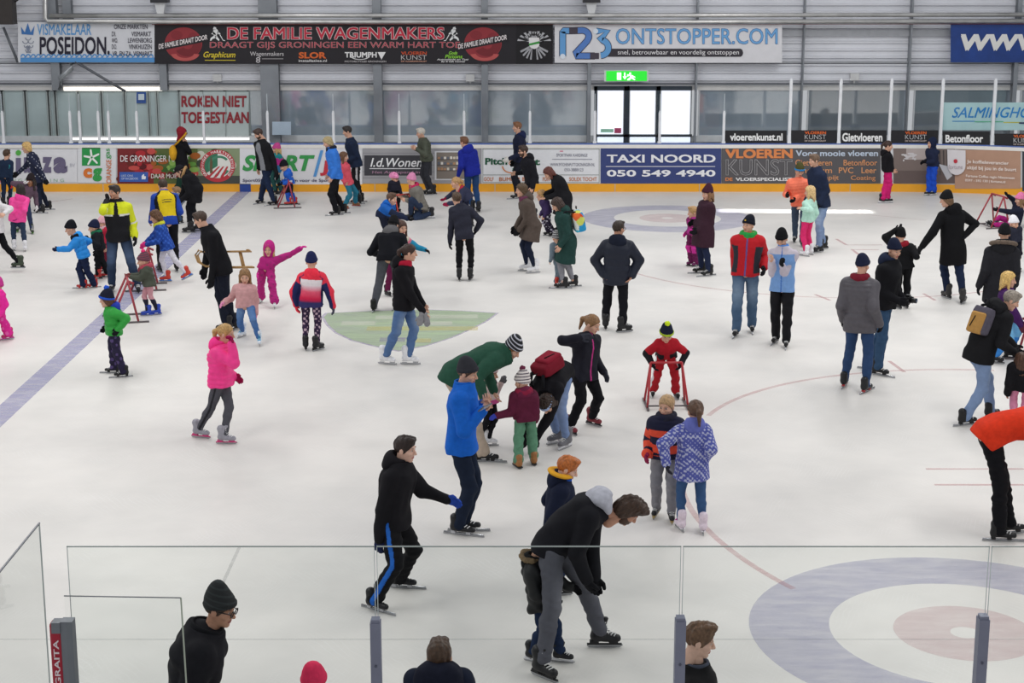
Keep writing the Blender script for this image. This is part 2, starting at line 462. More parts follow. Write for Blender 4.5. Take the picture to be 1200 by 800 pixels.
def person(label, feet, H, face, hip=None, neck=None, head=None, hd=0, nd=0, hipd=0, look=None, pitch=8, roll=0, lh=None, rh=None,
           hunch=0, sh=None, J=None, T=None, hat=None, hair=None, extra=(), skate=('hockey', '#16161a'), glove=None, curl=(.5, .5),
           skin='a', fem=False, fyaw=(8, -8), Y0=None, hscale=1.0, cat='person', elb=None, kne=None, lpole=None, rpole=None, mit=False,
           lthumb=None, rthumb=None, fpitch=(0, 0), bend=False, hoodk=1.0):
    J = dict(J or {}); T = dict(T or {})
    fd = dirv(face); lf = np.array([-fd[1], fd[0], 0]); up = np.array([0, 0, 1.0]); sc = H/1.75
    fs = sc**.7
    g = [ground(f[0], f[1]) for f in feet if len(f) < 3]
    Yb = Y0 if Y0 is not None else float(np.mean([q[1] for q in g]))
    A = []
    for i, f in enumerate(feet):
        if len(f) == 2:
            q = ground(*f)
            if Y0 is not None: q = at(f[0], f[1], Y0); q[2] = 0
            dy = np.clip(q[1]-Yb, -.22*H, .22*H)
            if abs(q[1]-Yb) > .22*H: x = at(f[0], f[1], Yb+dy)[0]; q = np.array([x, Yb+dy, 0])
        else:
            q = at(f[0], f[1], Yb+(f[3] if len(f) > 3 else 0)); q[2] = f[2]
        A.append(q)
    root = np.array([(A[0][0]+A[1][0])/2, Yb, 0.0])
    st = skate[0]
    fdir = [dirv(face+fyaw[i]*1.0) for i in (0, 1)]
    # facing convention: positive yaw turns towards the person's left
    za = (.12 if st in ('hockey', 'figure') else .1)*fs
    FR = []
    for i in (0, 1):
        d = fdir[i]; p = math.radians(fpitch[i]); d2 = d*math.cos(p)-up*math.sin(p)
        FR.append(frame(d2, up*math.cos(p)+d*math.sin(p))); A[i] = A[i]-fdir[i]*.045*fs
    ank = [A[i]+FR[i][:, 2]*za for i in (0, 1)]
    zh = .485*H+.1*fs
    hipP = at(hip[0], hip[1], Yb+hipd) if hip else np.array([root[0], Yb+hipd, zh])
    if hip and not bend:
        low = min(np.linalg.norm(hipP-a_) for a_ in ank)
        if low < .46*H: hipP[2] += .465*H-low
    hj = [hipP+lf*.052*H, hipP-lf*.052*H]
    if head is not None: hc = at(head[0], head[1], Yb+hd)
    else: hc = np.array([hipP[0], Yb+hd, .925*H+.07])
    lk = dirv(look if look is not None else face)
    if neck is not None: nk = at(neck[0], neck[1], Yb+nd)
    else: nk = hc+(hipP-hc)*.265-fd*.015
    # keep the head on its neck
    hs = (0.232-(1.75-min(H, 1.75))*.026)/.232*hscale
    bt = np.linalg.norm(nk-hipP)
    w0 = nrm(nk-hipP); ctrl = (hipP+nk)/2+hunch*(-np.cross(lf, w0))
    shl = lf if sh is None else np.array([-dirv(sh)[1], dirv(sh)[0], 0])
    def bez(t): return (1-t)**2*hipP+2*t*(1-t)*ctrl+t*t*nk
    kn = []
    for i in (0, 1):
        pole = (kne[i] if kne and kne[i] is not None else fd+(lf if i == 0 else -lf)*.12)
        k_, a_ = ik(hj[i], ank[i], .245*H, .24*H, np.asarray(pole, float), 1.3); kn.append(k_)
    # arms
    U9 = nrm(lf*.1+shl*.9); S0 = bez(.83); sw = .1*H*(.93 if fem else 1)
    S = [S0+U9*sw, S0-U9*sw]
    tw = nrm(bez(1)-bez(.8)); ff = np.cross(U9, tw)
    W = []; E = []
    for i, hnd in enumerate((lh, rh)):
        sgn = 1 if i == 0 else -1
        if hnd is None: tgt = S[i]+np.array([0, 0, -1])*.315*H+U9*sgn*.035*H+ff*.03*H
        else: tgt = at(hnd[0], hnd[1], S[i][1]+(hnd[2] if len(hnd) > 2 else 0))
        pole = (lpole, rpole)[i]
        pole = np.asarray(pole, float) if pole is not None else -ff*.9+U9*sgn*.12-up*.5
        # hand centre is the target: the wrist sits short of it
        w_ = tgt+(S[i]-tgt)/max(.01, np.linalg.norm(S[i]-tgt))*.05*sc
        e, wr = ik(S[i], w_, .172*H, .15*H, pole, 1.18); E.append(e); W.append(wr)
    loc = root.copy()
    R = empty('person', tuple(loc), label, cat, 'skaters and visitors on the ice')
    rel = lambda V: np.asarray(V)-loc
    pxm = F/max(8, math.hypot(Yb, 4.5)); h = float(np.clip(.62/pxm, .0075, .0155))
    far = pxm < 62
    # ---------------- body: head + neck, trunk and limbs, bare hands, one mesh
    RH = frame(lk*math.cos(math.radians(pitch))-up*math.sin(math.radians(pitch)), up*math.cos(math.radians(pitch))+lk*math.sin(math.radians(pitch)))
    if roll:
        rr = math.radians(roll); u2 = RH[:, 2]*math.cos(rr)+RH[:, 0]*math.sin(rr); RH = frame(RH[:, 1], u2)
    hv, hq, reg = head_tpl(.0075 if far else .0048)
    skc, lip = lin(SKINS[skin][0]), lin(SKINS[skin][1])
    hairc = lin(hair[1]) if hair else lin('#5a4535')
    pal = np.array([skc, lin('#cfc6c0'), lip, skc*.45+hairc*.3, lin('#241c1a')])
    Vs = [hc+(hv*hs) @ RH.T]; Qs = [hq]; Cs = [pal[reg]]; off = len(hv)
    def body(P):
        d = cap(P, hipP, bez(.3), .062*H, .055*H)
        d = smin(d, cap(P, bez(.3), bez(.75), .055*H, .062*H), .04); d = smin(d, cap(P, S[0], S[1], .03*H, .03*H), .04)
        d = smin(d, cap(P, bez(.85), hc-RH[:, 2]*.06*hs, .03*H, .045*hs), .03)
        for i in (0, 1):
            d = smin(d, cap(P, hj[i], kn[i], .042*H, .026*H), .03); d = smin(d, cap(P, kn[i], ank[i], .027*H, .018*H), .01)
            d = smin(d, cap(P, S[i], E[i], .026*H, .02*H), .02); d = smin(d, cap(P, E[i], W[i], .02*H, .015*H), .01)
        return d
    allp = np.array(kn+ank+S+E+W+[hipP, nk, hc]); lo, hi = allp.min(0)-.16*H*.9, allp.max(0)+.16*H*.9
    bv, bq = snet(body, lo, hi, .024); Vs.append(bv); Qs.append(bq+off); Cs.append(np.tile(skc, (len(bv), 1))); off += len(bv)
    # hands
    HF = []
    for i in (0, 1):
        z = nrm(W[i]-E[i]); th = (lthumb, rthumb)[i]; th = np.asarray(th, float) if th is not None else ff+up*.4
        x = nrm(th-z*(th @ z)); y = np.cross(z, x); y = y if i == 0 else -y
        HF.append(np.stack([x, y, z], 1))
    hsz = sc**.9*1.02
    gl = glove
    for i in (0, 1):
        g_ = gl[i] if isinstance(gl, (list, tuple)) else gl
        v, q = hand_tpl(curl[i], .005 if g_ else 0, .006 if far else .004, bool(g_ and mit))
        V = W[i]+(v*hsz*(1.08 if g_ else 1)) @ HF[i].T; q2 = q if i == 0 else q[:, ::-1]
        if g_: link('mitten' if mit else 'glove', npmesh('glove', rel(V), q2), cloth(g_), R)
        else: Vs.append(V); Qs.append(q2+off); Cs.append(np.tile(skc*.97, (len(V), 1))); off += len(V)
    link('body', npmesh('body', rel(np.concatenate(Vs)), np.concatenate(Qs), np.concatenate(Cs)), vcol('skin', .55, .3, .05, 40), R)
    # ---------------- trousers
    lb = T.get('bulk', .008); hm = T.get('end', .97 if st == 'long' else .9); waist = bez(.28)
    seed = len(PEOPLE)+1
    la = [kn[i]+(ank[i]-kn[i])*hm+ 0 for i in (0, 1)]
    flare = T.get('flare', 0.0)
    def trous(P):
        d = loft(P, [hipP-w0*.02*H, hipP, waist], np.array([.08, .09, .08])*H+lb*.3, np.array([.05, .06, .054])*H+lb*.3, [lf]*3)[0]
        for i in (0, 1):
            c1 = hj[i]+(kn[i]-hj[i])*.12; calf = kn[i]+(la[i]-kn[i])*.35-fd*.008
            g_ = cap(P, c1, kn[i], .052*H+lb*.6, .035*H+lb)
            g_ = smin(g_, cap(P, kn[i], calf, .034*H+lb, .034*H+lb), .015)
            g_ = smin(g_, cap(P, calf, la[i], .033*H+lb, .024*H+lb*1.5+flare), .015)
            d = smin(d, g_, .014)
        return d+wob(P*np.array([1, 1, 1.6], f32), 26/sc, seed)*(.0045+lb*.22)
    pts = np.array(hj+kn+la+[waist]); v, q = snet(trous, pts.min(0)-.1*H-lb-.03-flare, pts.max(0)+.1*H+lb+.03+flare, h)
    if 'pat' in T:
        D = [np.minimum(*capt2(v, hj[i], kn[i], la[i])) for i in (0, 1)]
        leg = np.where(D[0] < D[1], 0, 1)
        out = np.einsum('ij,j->i', v-hipP, lf)
        side = np.where(leg == 0, np.einsum('ij,j->i', v-_legc(v, hj[0], kn[0], la[0]), lf), -np.einsum('ij,j->i', v-_legc(v, hj[1], kn[1], la[1]), lf))
        frn = np.where(leg == 0, np.einsum('ij,j->i', v-_legc(v, hj[0], kn[0], la[0]), fd), np.einsum('ij,j->i', v-_legc(v, hj[1], kn[1], la[1]), fd))
        c = T['pat'](dict(P=v-loc, side=side, front=frn, z=v[:, 2], leg=leg, H=H)); link('trousers', npmesh('trousers', rel(v), q, c), vcol(), R)
    else: link('trousers', npmesh('trousers', rel(v), q), cloth(T.get('c', '#16161c')), R)
    # ---------------- jacket
    jb = J.get('bulk', .016)*(1.05 if H > 1.55 else 1.2); hem = J.get('hem', .06)*sc; fl = J.get('flare', 0)*sc; ws = J.get('waist', 0)*sc
    mk = nrm((kn[0]+kn[1])/2-hipP); dn = nrm(mk*.5-w0*.7) if hem < .2 else nrm(mk*.75+np.array([0, 0, -.4]))
    ts = [.22, .45, .7, .86, .96, 1.06]
    pts_ = [hipP+dn*max(hem, .03), hipP]+[bez(t) if t <= 1 else nk+(bez(1)-bez(.9))/.1*(t-1) for t in ts]
    Aw = np.array([.101, .099, .092, .094, .106*(.95 if fem else 1), .098, .058, .04])*H+jb; Bw = np.array([.07, .072, .067, .068, .076, .066, .05, .043])*H+jb
    Aw[0] += fl; Bw[0] += fl; Aw[1] += fl*.4; Bw[1] += fl*.4; Aw[2:4] -= ws
    if J.get('belly'): Bw[1:4] += J['belly']*sc
    Us = [lf, lf, lf, lf*.7+shl*.3, lf*.4+shl*.6, shl, shl, shl]
    q_ = J.get('quilt', 0)
    def torso(P): return loft(P, pts_, Aw, Bw, Us)
    def jack(P):
        d, s_, du, dv = torso(P)
        if q_: d = d-.006*np.abs(np.sin(s_*math.pi*q_/2))
        for i in (0, 1):
            d = smin(d, cap(P, bez(.95), S[i], .034*H+jb*.4, .034*H+jb*.8), .035)
            g1, t1 = capt(P, S[i], E[i]); g2, t2 = capt(P, E[i], W[i])
            g1 = g1-((.036+(.03-.036)*t1)*H+jb*.75); g2 = g2-((.03+(.0205-.03)*t2)*H+jb*.65)
            g_ = smin(g1, g2, .012)
            if q_: g_ = g_-.004*np.abs(np.sin((t1+t2)*math.pi*q_*.55))
            d = smin(d, g_, .022)
        return d+wob(P, 19/sc, seed+50)*(.0035+jb*.18)
    ap = np.array(pts_+S+E+W); ml = .13*H+jb+fl+.03
    v, q = snet(jack, ap.min(0)-ml, ap.max(0)+ml, h)
    if 'pat' in J:
        Pv = v.astype(f32); dt, s_, du, dv = torso(Pv)
        arm = np.full(len(v), -1); atp = np.zeros(len(v)); best = dt.copy()+.004
        for i in (0, 1):
            g1, t1 = capt(Pv, S[i], E[i]); g2, t2 = capt(Pv, E[i], W[i])
            g1 = g1-(.033*H+jb*.75); g2 = g2-(.027*H+jb*.65); g_ = np.minimum(g1, g2); k = g_ < best
            arm[k] = i; best[k] = g_[k]; atp[k] = np.where(g1 < g2, t1*.5, .5+t2*.5)[k]
        # torso parameter: -1 at hem, 0 at hip, 1 at neck
        w = np.interp(s_, range(8), [-1, 0]+ts)
        c = J['pat'](dict(P=v-loc, w=w, u=du, v=dv, arm=arm, at=atp, H=H)); link('jacket', npmesh('jacket', rel(v), q, c), vcol(), R)
    else: link('jacket', npmesh('jacket', rel(v), q), (glossy_cloth if q_ else cloth)(J.get('c', '#17171c')), R)
    # hood lying on the back, collar
    if J.get('hood'):
        base = nk+np.cross(shl, tw)*-.066*sc+tw*.012; hk = sc*1.18*hoodk
        def hood(P):
            Q = (P-base.astype(f32)) @ np.stack([shl, ff, tw], 1).astype(f32)
            d = ell(Q, (0, -.02, -.02), np.array([.12, .07, .095])*hk); d = smin(d, ell(Q, (0, .035*sc, .03*sc), np.array([.1, .085, .052])*hk), .05)
            d = smax(d, -ell(Q, (0, .08*sc, .11*sc), np.array([.07, .085, .1])*sc), .02)
            return d+wob(P, 40, seed)*.005
        v, q = snet(hood, base-.21*hk, base+.21*hk, h); hc_ = J['hood']
        link('hood', npmesh('hood', rel(v), q), cloth(hc_), R)
        if J.get('lining'):
            def lin_(P):
                Q = (P-base.astype(f32)) @ np.stack([shl, ff, tw], 1).astype(f32)
                rr = np.sqrt((Q[:, 0]/(.098*hk))**2+((Q[:, 1]-.03*sc)/(.085*hk))**2); e = (rr-1)*.09*hk; z = Q[:, 2]-.062*hk+.12*Q[:, 1]
                return np.sqrt((e*.8)**2+(z*1.6)**2)-.03*hk
            v, q = snet(lin_, base-.22*hk, base+.22*hk, h); link('hood_lining', npmesh('hood_lining', rel(v), q), cloth(J['lining']), R)
        if J.get('fur'):
            def fur(P):
                Q = (P-base.astype(f32)) @ np.stack([shl, ff, tw], 1).astype(f32)
                rr = np.sqrt((Q[:, 0]/(.12*hk))**2+((Q[:, 1]-.01)/(.09*hk))**2); e = (rr-1)*.1*sc; z = Q[:, 2]-.035-.35*(-Q[:, 1])
                return np.sqrt(e*e+z*z)-.03*sc+wob(P, 150, seed)*.007
            v, q = snet(fur, base-.22*sc, base+.22*sc, h); link('fur_trim', npmesh('fur_trim', rel(v), q), cloth(J['fur']), R)
    if J.get('collar'):
        cA, cB = bez(.93), nk+tw*.055*sc
        v, q = snet(lambda P: smax(np.abs(cap(P, cA, cB, .062*sc+jb, .056*sc+jb))-.01, (P-cB.astype(f32)) @ tw.astype(f32), .008), cA-.2*sc, cB+.2*sc, h)
        link('collar', npmesh('collar', rel(v), q), cloth(J['collar']), R)
    # ---------------- head dress
    C = rel(hc)
    hs2 = hs*1.01
    if hair: place('hair', hair_tpl(hair[0]+('_under' if hat and hat[0] != 'hood' else '')), [plain(hair[1], .5, 0, .4, .34, 42, .3, 'hair')], R, C, RH, hs2)
    if hat:
        kind, hcol = hat[0], hat[1]
        pr = hat[2] if len(hat) > 2 else None
        nm = {'beanie': 'beanie', 'slouch': 'beanie', 'helmet': 'helmet', 'cap': 'peaked_cap', 'hood': 'hood', 'band': 'headband'}[kind]
        hm_ = plain(hcol, .3, 0, .5, .25, 14, 0, 'shell') if kind == 'helmet' else stripes(hcol, pr) if pr and pr.startswith('#') and kind != 'helmet' else cloth(hcol)
        ho = place(nm, hat_tpl(kind), [hm_], R, C, RH, hs2*1.01)
        for pn, pc in (hat[3] if len(hat) > 3 else ()):
            place({'pom': 'pompom', 'brim': 'brim', 'fur': 'fur_trim', 'ornament': 'badge'}.get(pn, pn), hat_tpl(pn), [cloth(pc)], R, C, RH, hs2*1.02)
    for en, ec in extra:
        if en == 'scarf':
            Rn = frame(ff, tw); place('scarf', hat_tpl('scarf'), [cloth(ec) if not callable(ec) else ec()], R, rel(nk+tw*.155*max(sc, hs*.92)+ff*.02*sc), Rn, max(sc, hs*.92)*1.16)
        else: place({'fur': 'fur_trim'}.get(en, en), hat_tpl(en), [plain(ec, .4)], R, C, RH, hs2)
    # ---------------- skates
    sol = skate[2] if len(skate) > 2 else ('#f2f2f0' if st == 'figure' else '#1d1d20')
    for i in (0, 1):
        b = place('skate_boot', boot_tpl(st), [plain(skate[1], .45, 0, .4, .12, 30, 0, 'leather')], R, rel(A[i]), FR[i], fs)
        bl = link('blade', blade_tpl(st), [plain('#aeb0b4', .25, .9, .5), plain(sol, .5)], b, shared=True)
        link('laces', lace_tpl(st), [plain(skate[3] if len(skate) > 3 else '#d8d8d8', .7)], b, shared=True)
    PEOPLE[label] = dict(S=S, E=E, W=W, HF=HF, hip=hipP, nk=nk, hc=hc, tw=tw, ff=ff, shl=shl, sc=sc, lf=lf, fd=fd, bez=bez, root=R, loc=loc, RH=RH, jb=jb, H=H)
    return PEOPLE[label]
def capt2(P, a, b, c):
    return capt(P.astype(f32), a, b)[0], capt(P.astype(f32), b, c)[0]
def _legc(P, a, b, c):
    P = P.astype(f32); d1, t1 = capt(P, a, b); d2, t2 = capt(P, b, c)
    return np.where((d1 < d2)[:, None], a+t1[:, None]*(b-a), b+t2[:, None]*(c-b))
def stripes(c1, c2, n=55):
    key = ('s', c1, c2)
    if key in MATS: return MATS[key]
    m, t, b = nt('knit'); tc = t.nodes.new('ShaderNodeTexCoord'); sx = t.nodes.new('ShaderNodeSeparateXYZ')
    t.links.new(tc.outputs['Object'], sx.inputs[0])
    mm = t.nodes.new('ShaderNodeMath'); mm.operation = 'MULTIPLY'; mm.inputs[1].default_value = n*6.28/2; t.links.new(sx.outputs['Z'], mm.inputs[0])
    s = t.nodes.new('ShaderNodeMath'); s.operation = 'SINE'; t.links.new(mm.outputs[0], s.inputs[0])
    g = t.nodes.new('ShaderNodeMath'); g.operation = 'GREATER_THAN'; g.inputs[1].default_value = .55; t.links.new(s.outputs[0], g.inputs[0])
    mx = t.nodes.new('ShaderNodeMix'); mx.data_type = 'RGBA'; t.links.new(g.outputs[0], mx.inputs['Factor'])
    mx.inputs['A'].default_value = (*lin(c1), 1); mx.inputs['B'].default_value = (*lin(c2), 1)
    t.links.new(mx.outputs['Result'], b.inputs['Base Color']); setin(b, Roughness=.85); MATS[key] = m; return m
# ------------------------------------------------------------------ the place: ice, boards, glass, hall wall
YB = float(ground(600, 224.5)[1]); YW = YB+2.2
X0 = float(at(1035, 200, YB)[0]); RB = 8.5
def bY(X): return YB if X < X0 else YB-(RB-math.sqrt(max(0.01, RB*RB-(X-X0)**2)))
def onb(px, py, e=0.0):
    Y = YB
    for _ in range(8): X = at(px, py, Y)[0]; Y = bY(X)-e
    return at(px, py, Y)
def onw(px, py, e=0.0): return at(px, py, YW-e)
zk = at(600, 215.2, YB)[2]; zc = at(600, 173.5, YB)[2]; zt = at(600, 168, YB)[2]; zg = at(600, 110, YB)[2]; zp = at(600, 130, YB)[2]

# camera + light
cd = bpy.data.cameras.new('camera'); cam = bpy.data.objects.new('camera', cd); COL.objects.link(cam)
cam.location = (0, 0, HC); cam.rotation_euler = (math.radians(90)-TH, 0, 0); cd.sensor_width = 36; cd.lens = F/1200*36; cd.clip_end = 300
SC.camera = cam
SC.view_settings.view_transform = 'Standard'; SC.view_settings.look = 'None'
w = bpy.data.worlds.new('hall'); SC.world = w; w.use_nodes = True
bg = w.node_tree.nodes['Background']; bg.inputs['Color'].default_value = (.93, .96, 1.0, 1); bg.inputs['Strength'].default_value = .5
def area(name, loc, rot, sx, sy, e, col=(1, 1, 1), spread=180):
    l = bpy.data.lights.new(name, 'AREA'); l.shape = 'RECTANGLE'; l.size = sx; l.size_y = sy; l.energy = e; l.color = col; l.spread = math.radians(spread)
    o = bpy.data.objects.new(name, l); COL.objects.link(o); o.location = loc; o.rotation_euler = rot; return o
for i, y in enumerate((14, 24, 34)):
    for x in (-8, 8): area('ceiling_light', (x, y, 9.5), (0, 0, 0), 1.2, 7, 345, (1, .985, .96))
area('overhead_area_light', (4, 30, 10), (math.radians(8), 0, 0), 14, 3, 330, (.95, .98, 1))  # broad cool area light above the ice, no window modelled
pc = ground(932, 247.5); area('sun_patch_lamp', (pc[0], pc[1]+.0, 5.2), (0, 0, math.radians(-2.5)), 3.5, .5, 11, (1, .99, .97), 3)  # narrow overhead lamp added to make the sun patch on the ice

# ice
def ice_mat():
    m, t, b = nt('ice'); tc = t.nodes.new('ShaderNodeTexCoord')
    def noise(sc, det, rough=.5, vec=None, st=None):
        n = t.nodes.new('ShaderNodeTexNoise'); n.inputs['Scale'].default_value = sc; n.inputs['Detail'].default_value = det; n.inputs['Roughness'].default_value = rough
        if st is not None:
            mp = t.nodes.new('ShaderNodeMapping'); mp.inputs['Scale'].default_value = st[0]; mp.inputs['Rotation'].default_value = (0, 0, st[1])
            t.links.new(tc.outputs['Object'], mp.inputs['Vector']); t.links.new(mp.outputs[0], n.inputs['Vector'])
        else: t.links.new(tc.outputs['Object'], n.inputs['Vector'])
        return n
    a = noise(.35, 5, .6); r = t.nodes.new('ShaderNodeValToRGB'); e = r.color_ramp.elements
    e[0].position = .3; e[0].color = (*lin('#d3d0cc'), 1); e[1].position = .62; e[1].color = (*lin('#e8e4df'), 1)
    t.links.new(a.outputs['Fac'], r.inputs['Fac']); col = r.outputs['Color']
    def mixin(fac, tint, k):
        nonlocal col
        ml = t.nodes.new('ShaderNodeMath'); ml.operation = 'MULTIPLY'; ml.inputs[1].default_value = k; t.links.new(fac, ml.inputs[0])
        mx = t.nodes.new('ShaderNodeMix'); mx.data_type = 'RGBA'; t.links.new(ml.outputs[0], mx.inputs['Factor']); t.links.new(col, mx.inputs['A']); mx.inputs['B'].default_value = (*lin(tint), 1); col = mx.outputs['Result']
    warp = noise(.5, 3)
    for rot, sc_, dist, lo, hi, tint, k in ((.35, 7, 5, .80, .98, '#f6f6f6', .16), (-.6, 5, 7, .82, .99, '#f6f6f6', .16), (1.2, 9, 6, .84, .99, '#f4f4f4', .16), (2.2, 6, 8, .86, .99, '#c6c8cb', .12)):
        mp = t.nodes.new('ShaderNodeMapping'); mp.inputs['Rotation'].default_value = (0, 0, rot); t.links.new(tc.outputs['Object'], mp.inputs['Vector'])
        wv = t.nodes.new('ShaderNodeTexWave'); wv.inputs['Scale'].default_value = sc_; wv.inputs['Distortion'].default_value = dist; wv.inputs['Detail'].default_value = 4; wv.inputs['Detail Scale'].default_value = .6
        t.links.new(mp.outputs[0], wv.inputs['Vector']); rr = t.nodes.new('ShaderNodeMapRange'); rr.inputs['From Min'].default_value = lo; rr.inputs['From Max'].default_value = hi; t.links.new(wv.outputs['Fac'], rr.inputs['Value'])
        n = noise(1.1+rot*.2, 6, .65); nr = t.nodes.new('ShaderNodeMapRange'); nr.inputs['From Min'].default_value = .5; nr.inputs['From Max'].default_value = .66; t.links.new(n.outputs['Fac'], nr.inputs['Value'])
        mu = t.nodes.new('ShaderNodeMath'); mu.operation = 'MULTIPLY'; t.links.new(rr.outputs[0], mu.inputs[0]); t.links.new(nr.outputs[0], mu.inputs[1]); mixin(mu.outputs[0], tint, k)
    t.links.new(col, b.inputs['Base Color'])
    rg = t.nodes.new('ShaderNodeMapRange'); t.links.new(noise(3, 5).outputs['Fac'], rg.inputs['Value']); rg.inputs['To Min'].default_value = .32; rg.inputs['To Max'].default_value = .6
    t.links.new(rg.outputs[0], b.inputs['Roughness']); b.inputs['Specular IOR Level'].default_value = .3
    bp = t.nodes.new('ShaderNodeBump'); bp.inputs['Strength'].default_value = .12; bp.inputs['Distance'].default_value = .01
    t.links.new(noise(9, 6, .7, st=((1, 7, 1), .3)).outputs['Fac'], bp.inputs['Height']); t.links.new(bp.outputs['Normal'], b.inputs['Normal'])
    return m
m_ = MB(); m_.add([(-40, 2, 0), (40, 2, 0), (40, YB+1, 0), (-40, YB+1, 0)], [(0, 1, 2, 3)]); m_.build('floor', [ice_mat()], kind='structure')
m_ = MB(); m_.add([(-60, YB+.3, .01), (60, YB+.3, .01), (60, YW+3, .01), (-60, YW+3, .01)], [(0, 1, 2, 3)]); m_.build('floor_walkway', [plain('#8d9092', .8)], kind='structure')
def mark_mat(h, op, scale=2.2):
    m = bpy.data.materials.new('ice_paint_'+h.strip('#')); m.use_nodes = True; t = m.node_tree; b = t.nodes['Principled BSDF']
    setin(b, Base_Color=(*lin(h), 1), Roughness=.5); tc = t.nodes.new('ShaderNodeTexCoord'); n = t.nodes.new('ShaderNodeTexNoise')
    n.inputs['Scale'].default_value = scale; n.inputs['Detail'].default_value = 7; n.inputs['Roughness'].default_value = .65
    mp = t.nodes.new('ShaderNodeMapping'); mp.inputs['Scale'].default_value = (1, 3.5, 1); mp.inputs['Rotation'].default_value = (0, 0, .4)
    t.links.new(tc.outputs['Object'], mp.inputs['Vector']); t.links.new(mp.outputs[0], n.inputs['Vector'])
    r = t.nodes.new('ShaderNodeMapRange'); r.inputs['From Min'].default_value = .25; r.inputs['From Max'].default_value = .7
    r.inputs['To Min'].default_value = op; r.inputs['To Max'].default_value = op*.45; t.links.new(n.outputs['Fac'], r.inputs['Value'])
    t.links.new(r.outputs[0], b.inputs['Alpha']); return m
TRIM = [0]
def decal(V, Fs, mat, z):
    TRIM[0] += 1; m = MB(); m.add([(p[0], p[1], z) for p in V], Fs); return m.build('trim_%d' % TRIM[0], [mat], kind='structure')
def ring(cx, cy, r0, r1, mat, z, a0=0, a1=360, n=72):
    V = []; Fs = []
    for i in range(n+1):
        a = math.radians(a0+(a1-a0)*i/n)
        for r in (r0, r1): V.append((cx+r*math.cos(a), cy+r*math.sin(a)))
    for i in range(n): Fs.append((2*i, 2*i+1, 2*i+3, 2*i+2))
    decal(V, Fs, mat, z)
def line(p, q, wd, mat, z):
    p, q = np.array(p[:2]), np.array(q[:2]); d = nrm(q-p); n = np.array([-d[1], d[0]])*wd/2
    decal([p-n, q-n, q+n, p+n], [(0, 1, 2, 3)], mat, z)
blue, red, lilac = mark_mat('#9494c4', .62), mark_mat('#c77f86', .5), mark_mat('#8f8fc0', .4)
pinkm, redl = mark_mat('#cf9aa2', .3), mark_mat('#cf8e92', .38)
g1 = ground(285, 224.8); bx = g1[0]
line((bx, 8), (bx, YB), .32, blue, .002)
def house(px, py, m1, m2):
    c = ground(px, py); ring(c[0], c[1], 1.2, 1.92, m1, .002); ring(c[0], c[1], .13, .63, m2, .002)
    return c
house(782, 255.5, lilac, pinkm); house(1131, 741, lilac, pinkm)
# face-off circles (thin worn red rings) and short tick lines
for pl in ([(640, 312), (800, 327), (900, 344), (1010, 342), (1130, 338)],):
    pass
def arc_through(p, q, r, mat, wd=.06):
    P, Q, Rr = [ground(*k)[:2] for k in (p, q, r)]
    ax, ay = P; bx_, by_ = Q; cx, cy = Rr; D = 2*(ax*(by_-cy)+bx_*(cy-ay)+cx*(ay-by_))
    ux = ((ax*ax+ay*ay)*(by_-cy)+(bx_*bx_+by_*by_)*(cy-ay)+(cx*cx+cy*cy)*(ay-by_))/D
    uy = ((ax*ax+ay*ay)*(cx-bx_)+(bx_*bx_+by_*by_)*(ax-cx)+(cx*cx+cy*cy)*(bx_-ax))/D
    R_ = math.hypot(ax-ux, ay-uy); an = lambda k: math.degrees(math.atan2(k[1]-uy, k[0]-ux))
    a0, a1, a2 = an(P), an(Q), an(Rr)
    if a2 < a0: a0, a2 = a2, a0
    if not (a0 < a1 < a2): a0, a2 = a2, a0+360
    ring(ux, uy, R_-wd/2, R_+wd/2, mat, .003, a0, a2)
arc_through((745, 320), (850, 340), (1180, 337), redl)
arc_through((830, 487), (880, 461), (1165, 434), redl, .07)
arc_through((800, 540), (806, 590), (930, 690), redl, .07)
line(ground(955, 345), ground(973, 352), .06, red, .003); line(ground(1082, 344), ground(1096, 352), .06, red, .003)
line(ground(1042, 423), ground(1060, 436), .06, red, .003)
line(ground(980, 280), ground(992, 287), .06, red, .003); line(ground(992, 287), ground(1034, 287), .06, red, .003)
line(ground(1000, 292.5), ground(1030, 292.5), .06, red, .003); line(ground(998, 292), ground(1006, 298), .06, red, .003)
line(ground(1085, 549.5), ground(1200, 549.5), .05, red, .003); line(ground(1095, 568), ground(1200, 568), .05, red, .003)
line(ground(1000, 250), ground(1085, 258), .04, redl, .003)
line(ground(85, 233), ground(60, 236.5), .05, red, .003)
line((-40, ground(600, 749)[1]), (20, ground(600, 749)[1]), .02, mark_mat('#9a9da0', .3), .003)
line(ground(281, 640), ground(258, 690), .035, mark_mat('#8a8d90', .25), .003)
# soft green club emblem painted under the ice near the middle
sh_px = [(376, 371), (381, 366.5), (440, 363.6), (500, 362.5), (545, 364), (585, 366.5), (572, 376), (555, 385), (530, 396), (500, 405.5), (467, 412), (440, 406.5), (412, 399.5), (392, 390), (382, 381)]
ctr = ground(478, 382)[:2]
def poly(k, mat, z):
    V = [ctr]+[ctr+(ground(*p)[:2]-ctr)*k for p in sh_px]; n = len(sh_px)
    decal(V, [(0, i+1, (i+1) % n+1) for i in range(n)], mat, z)
poly(1.0, mark_mat('#a59abf', .55), .0015); poly(.965, mark_mat('#b9cfa6', .85, 1.2), .003)
for x0, x1, y, c in ((470, 530, 379, '#f0efe2'), (440, 480, 372, '#f0efe2'), (500, 560, 371, '#f0efe2'), (430, 560, 385, '#e2d58e'), (445, 475, 398, '#a59abf'), (478, 505, 399, '#e2d58e'), (400, 440, 379, '#f0efe2')):
    line(ground(x0, y), ground(x1, y), .28, mark_mat(c, .5), .0045)

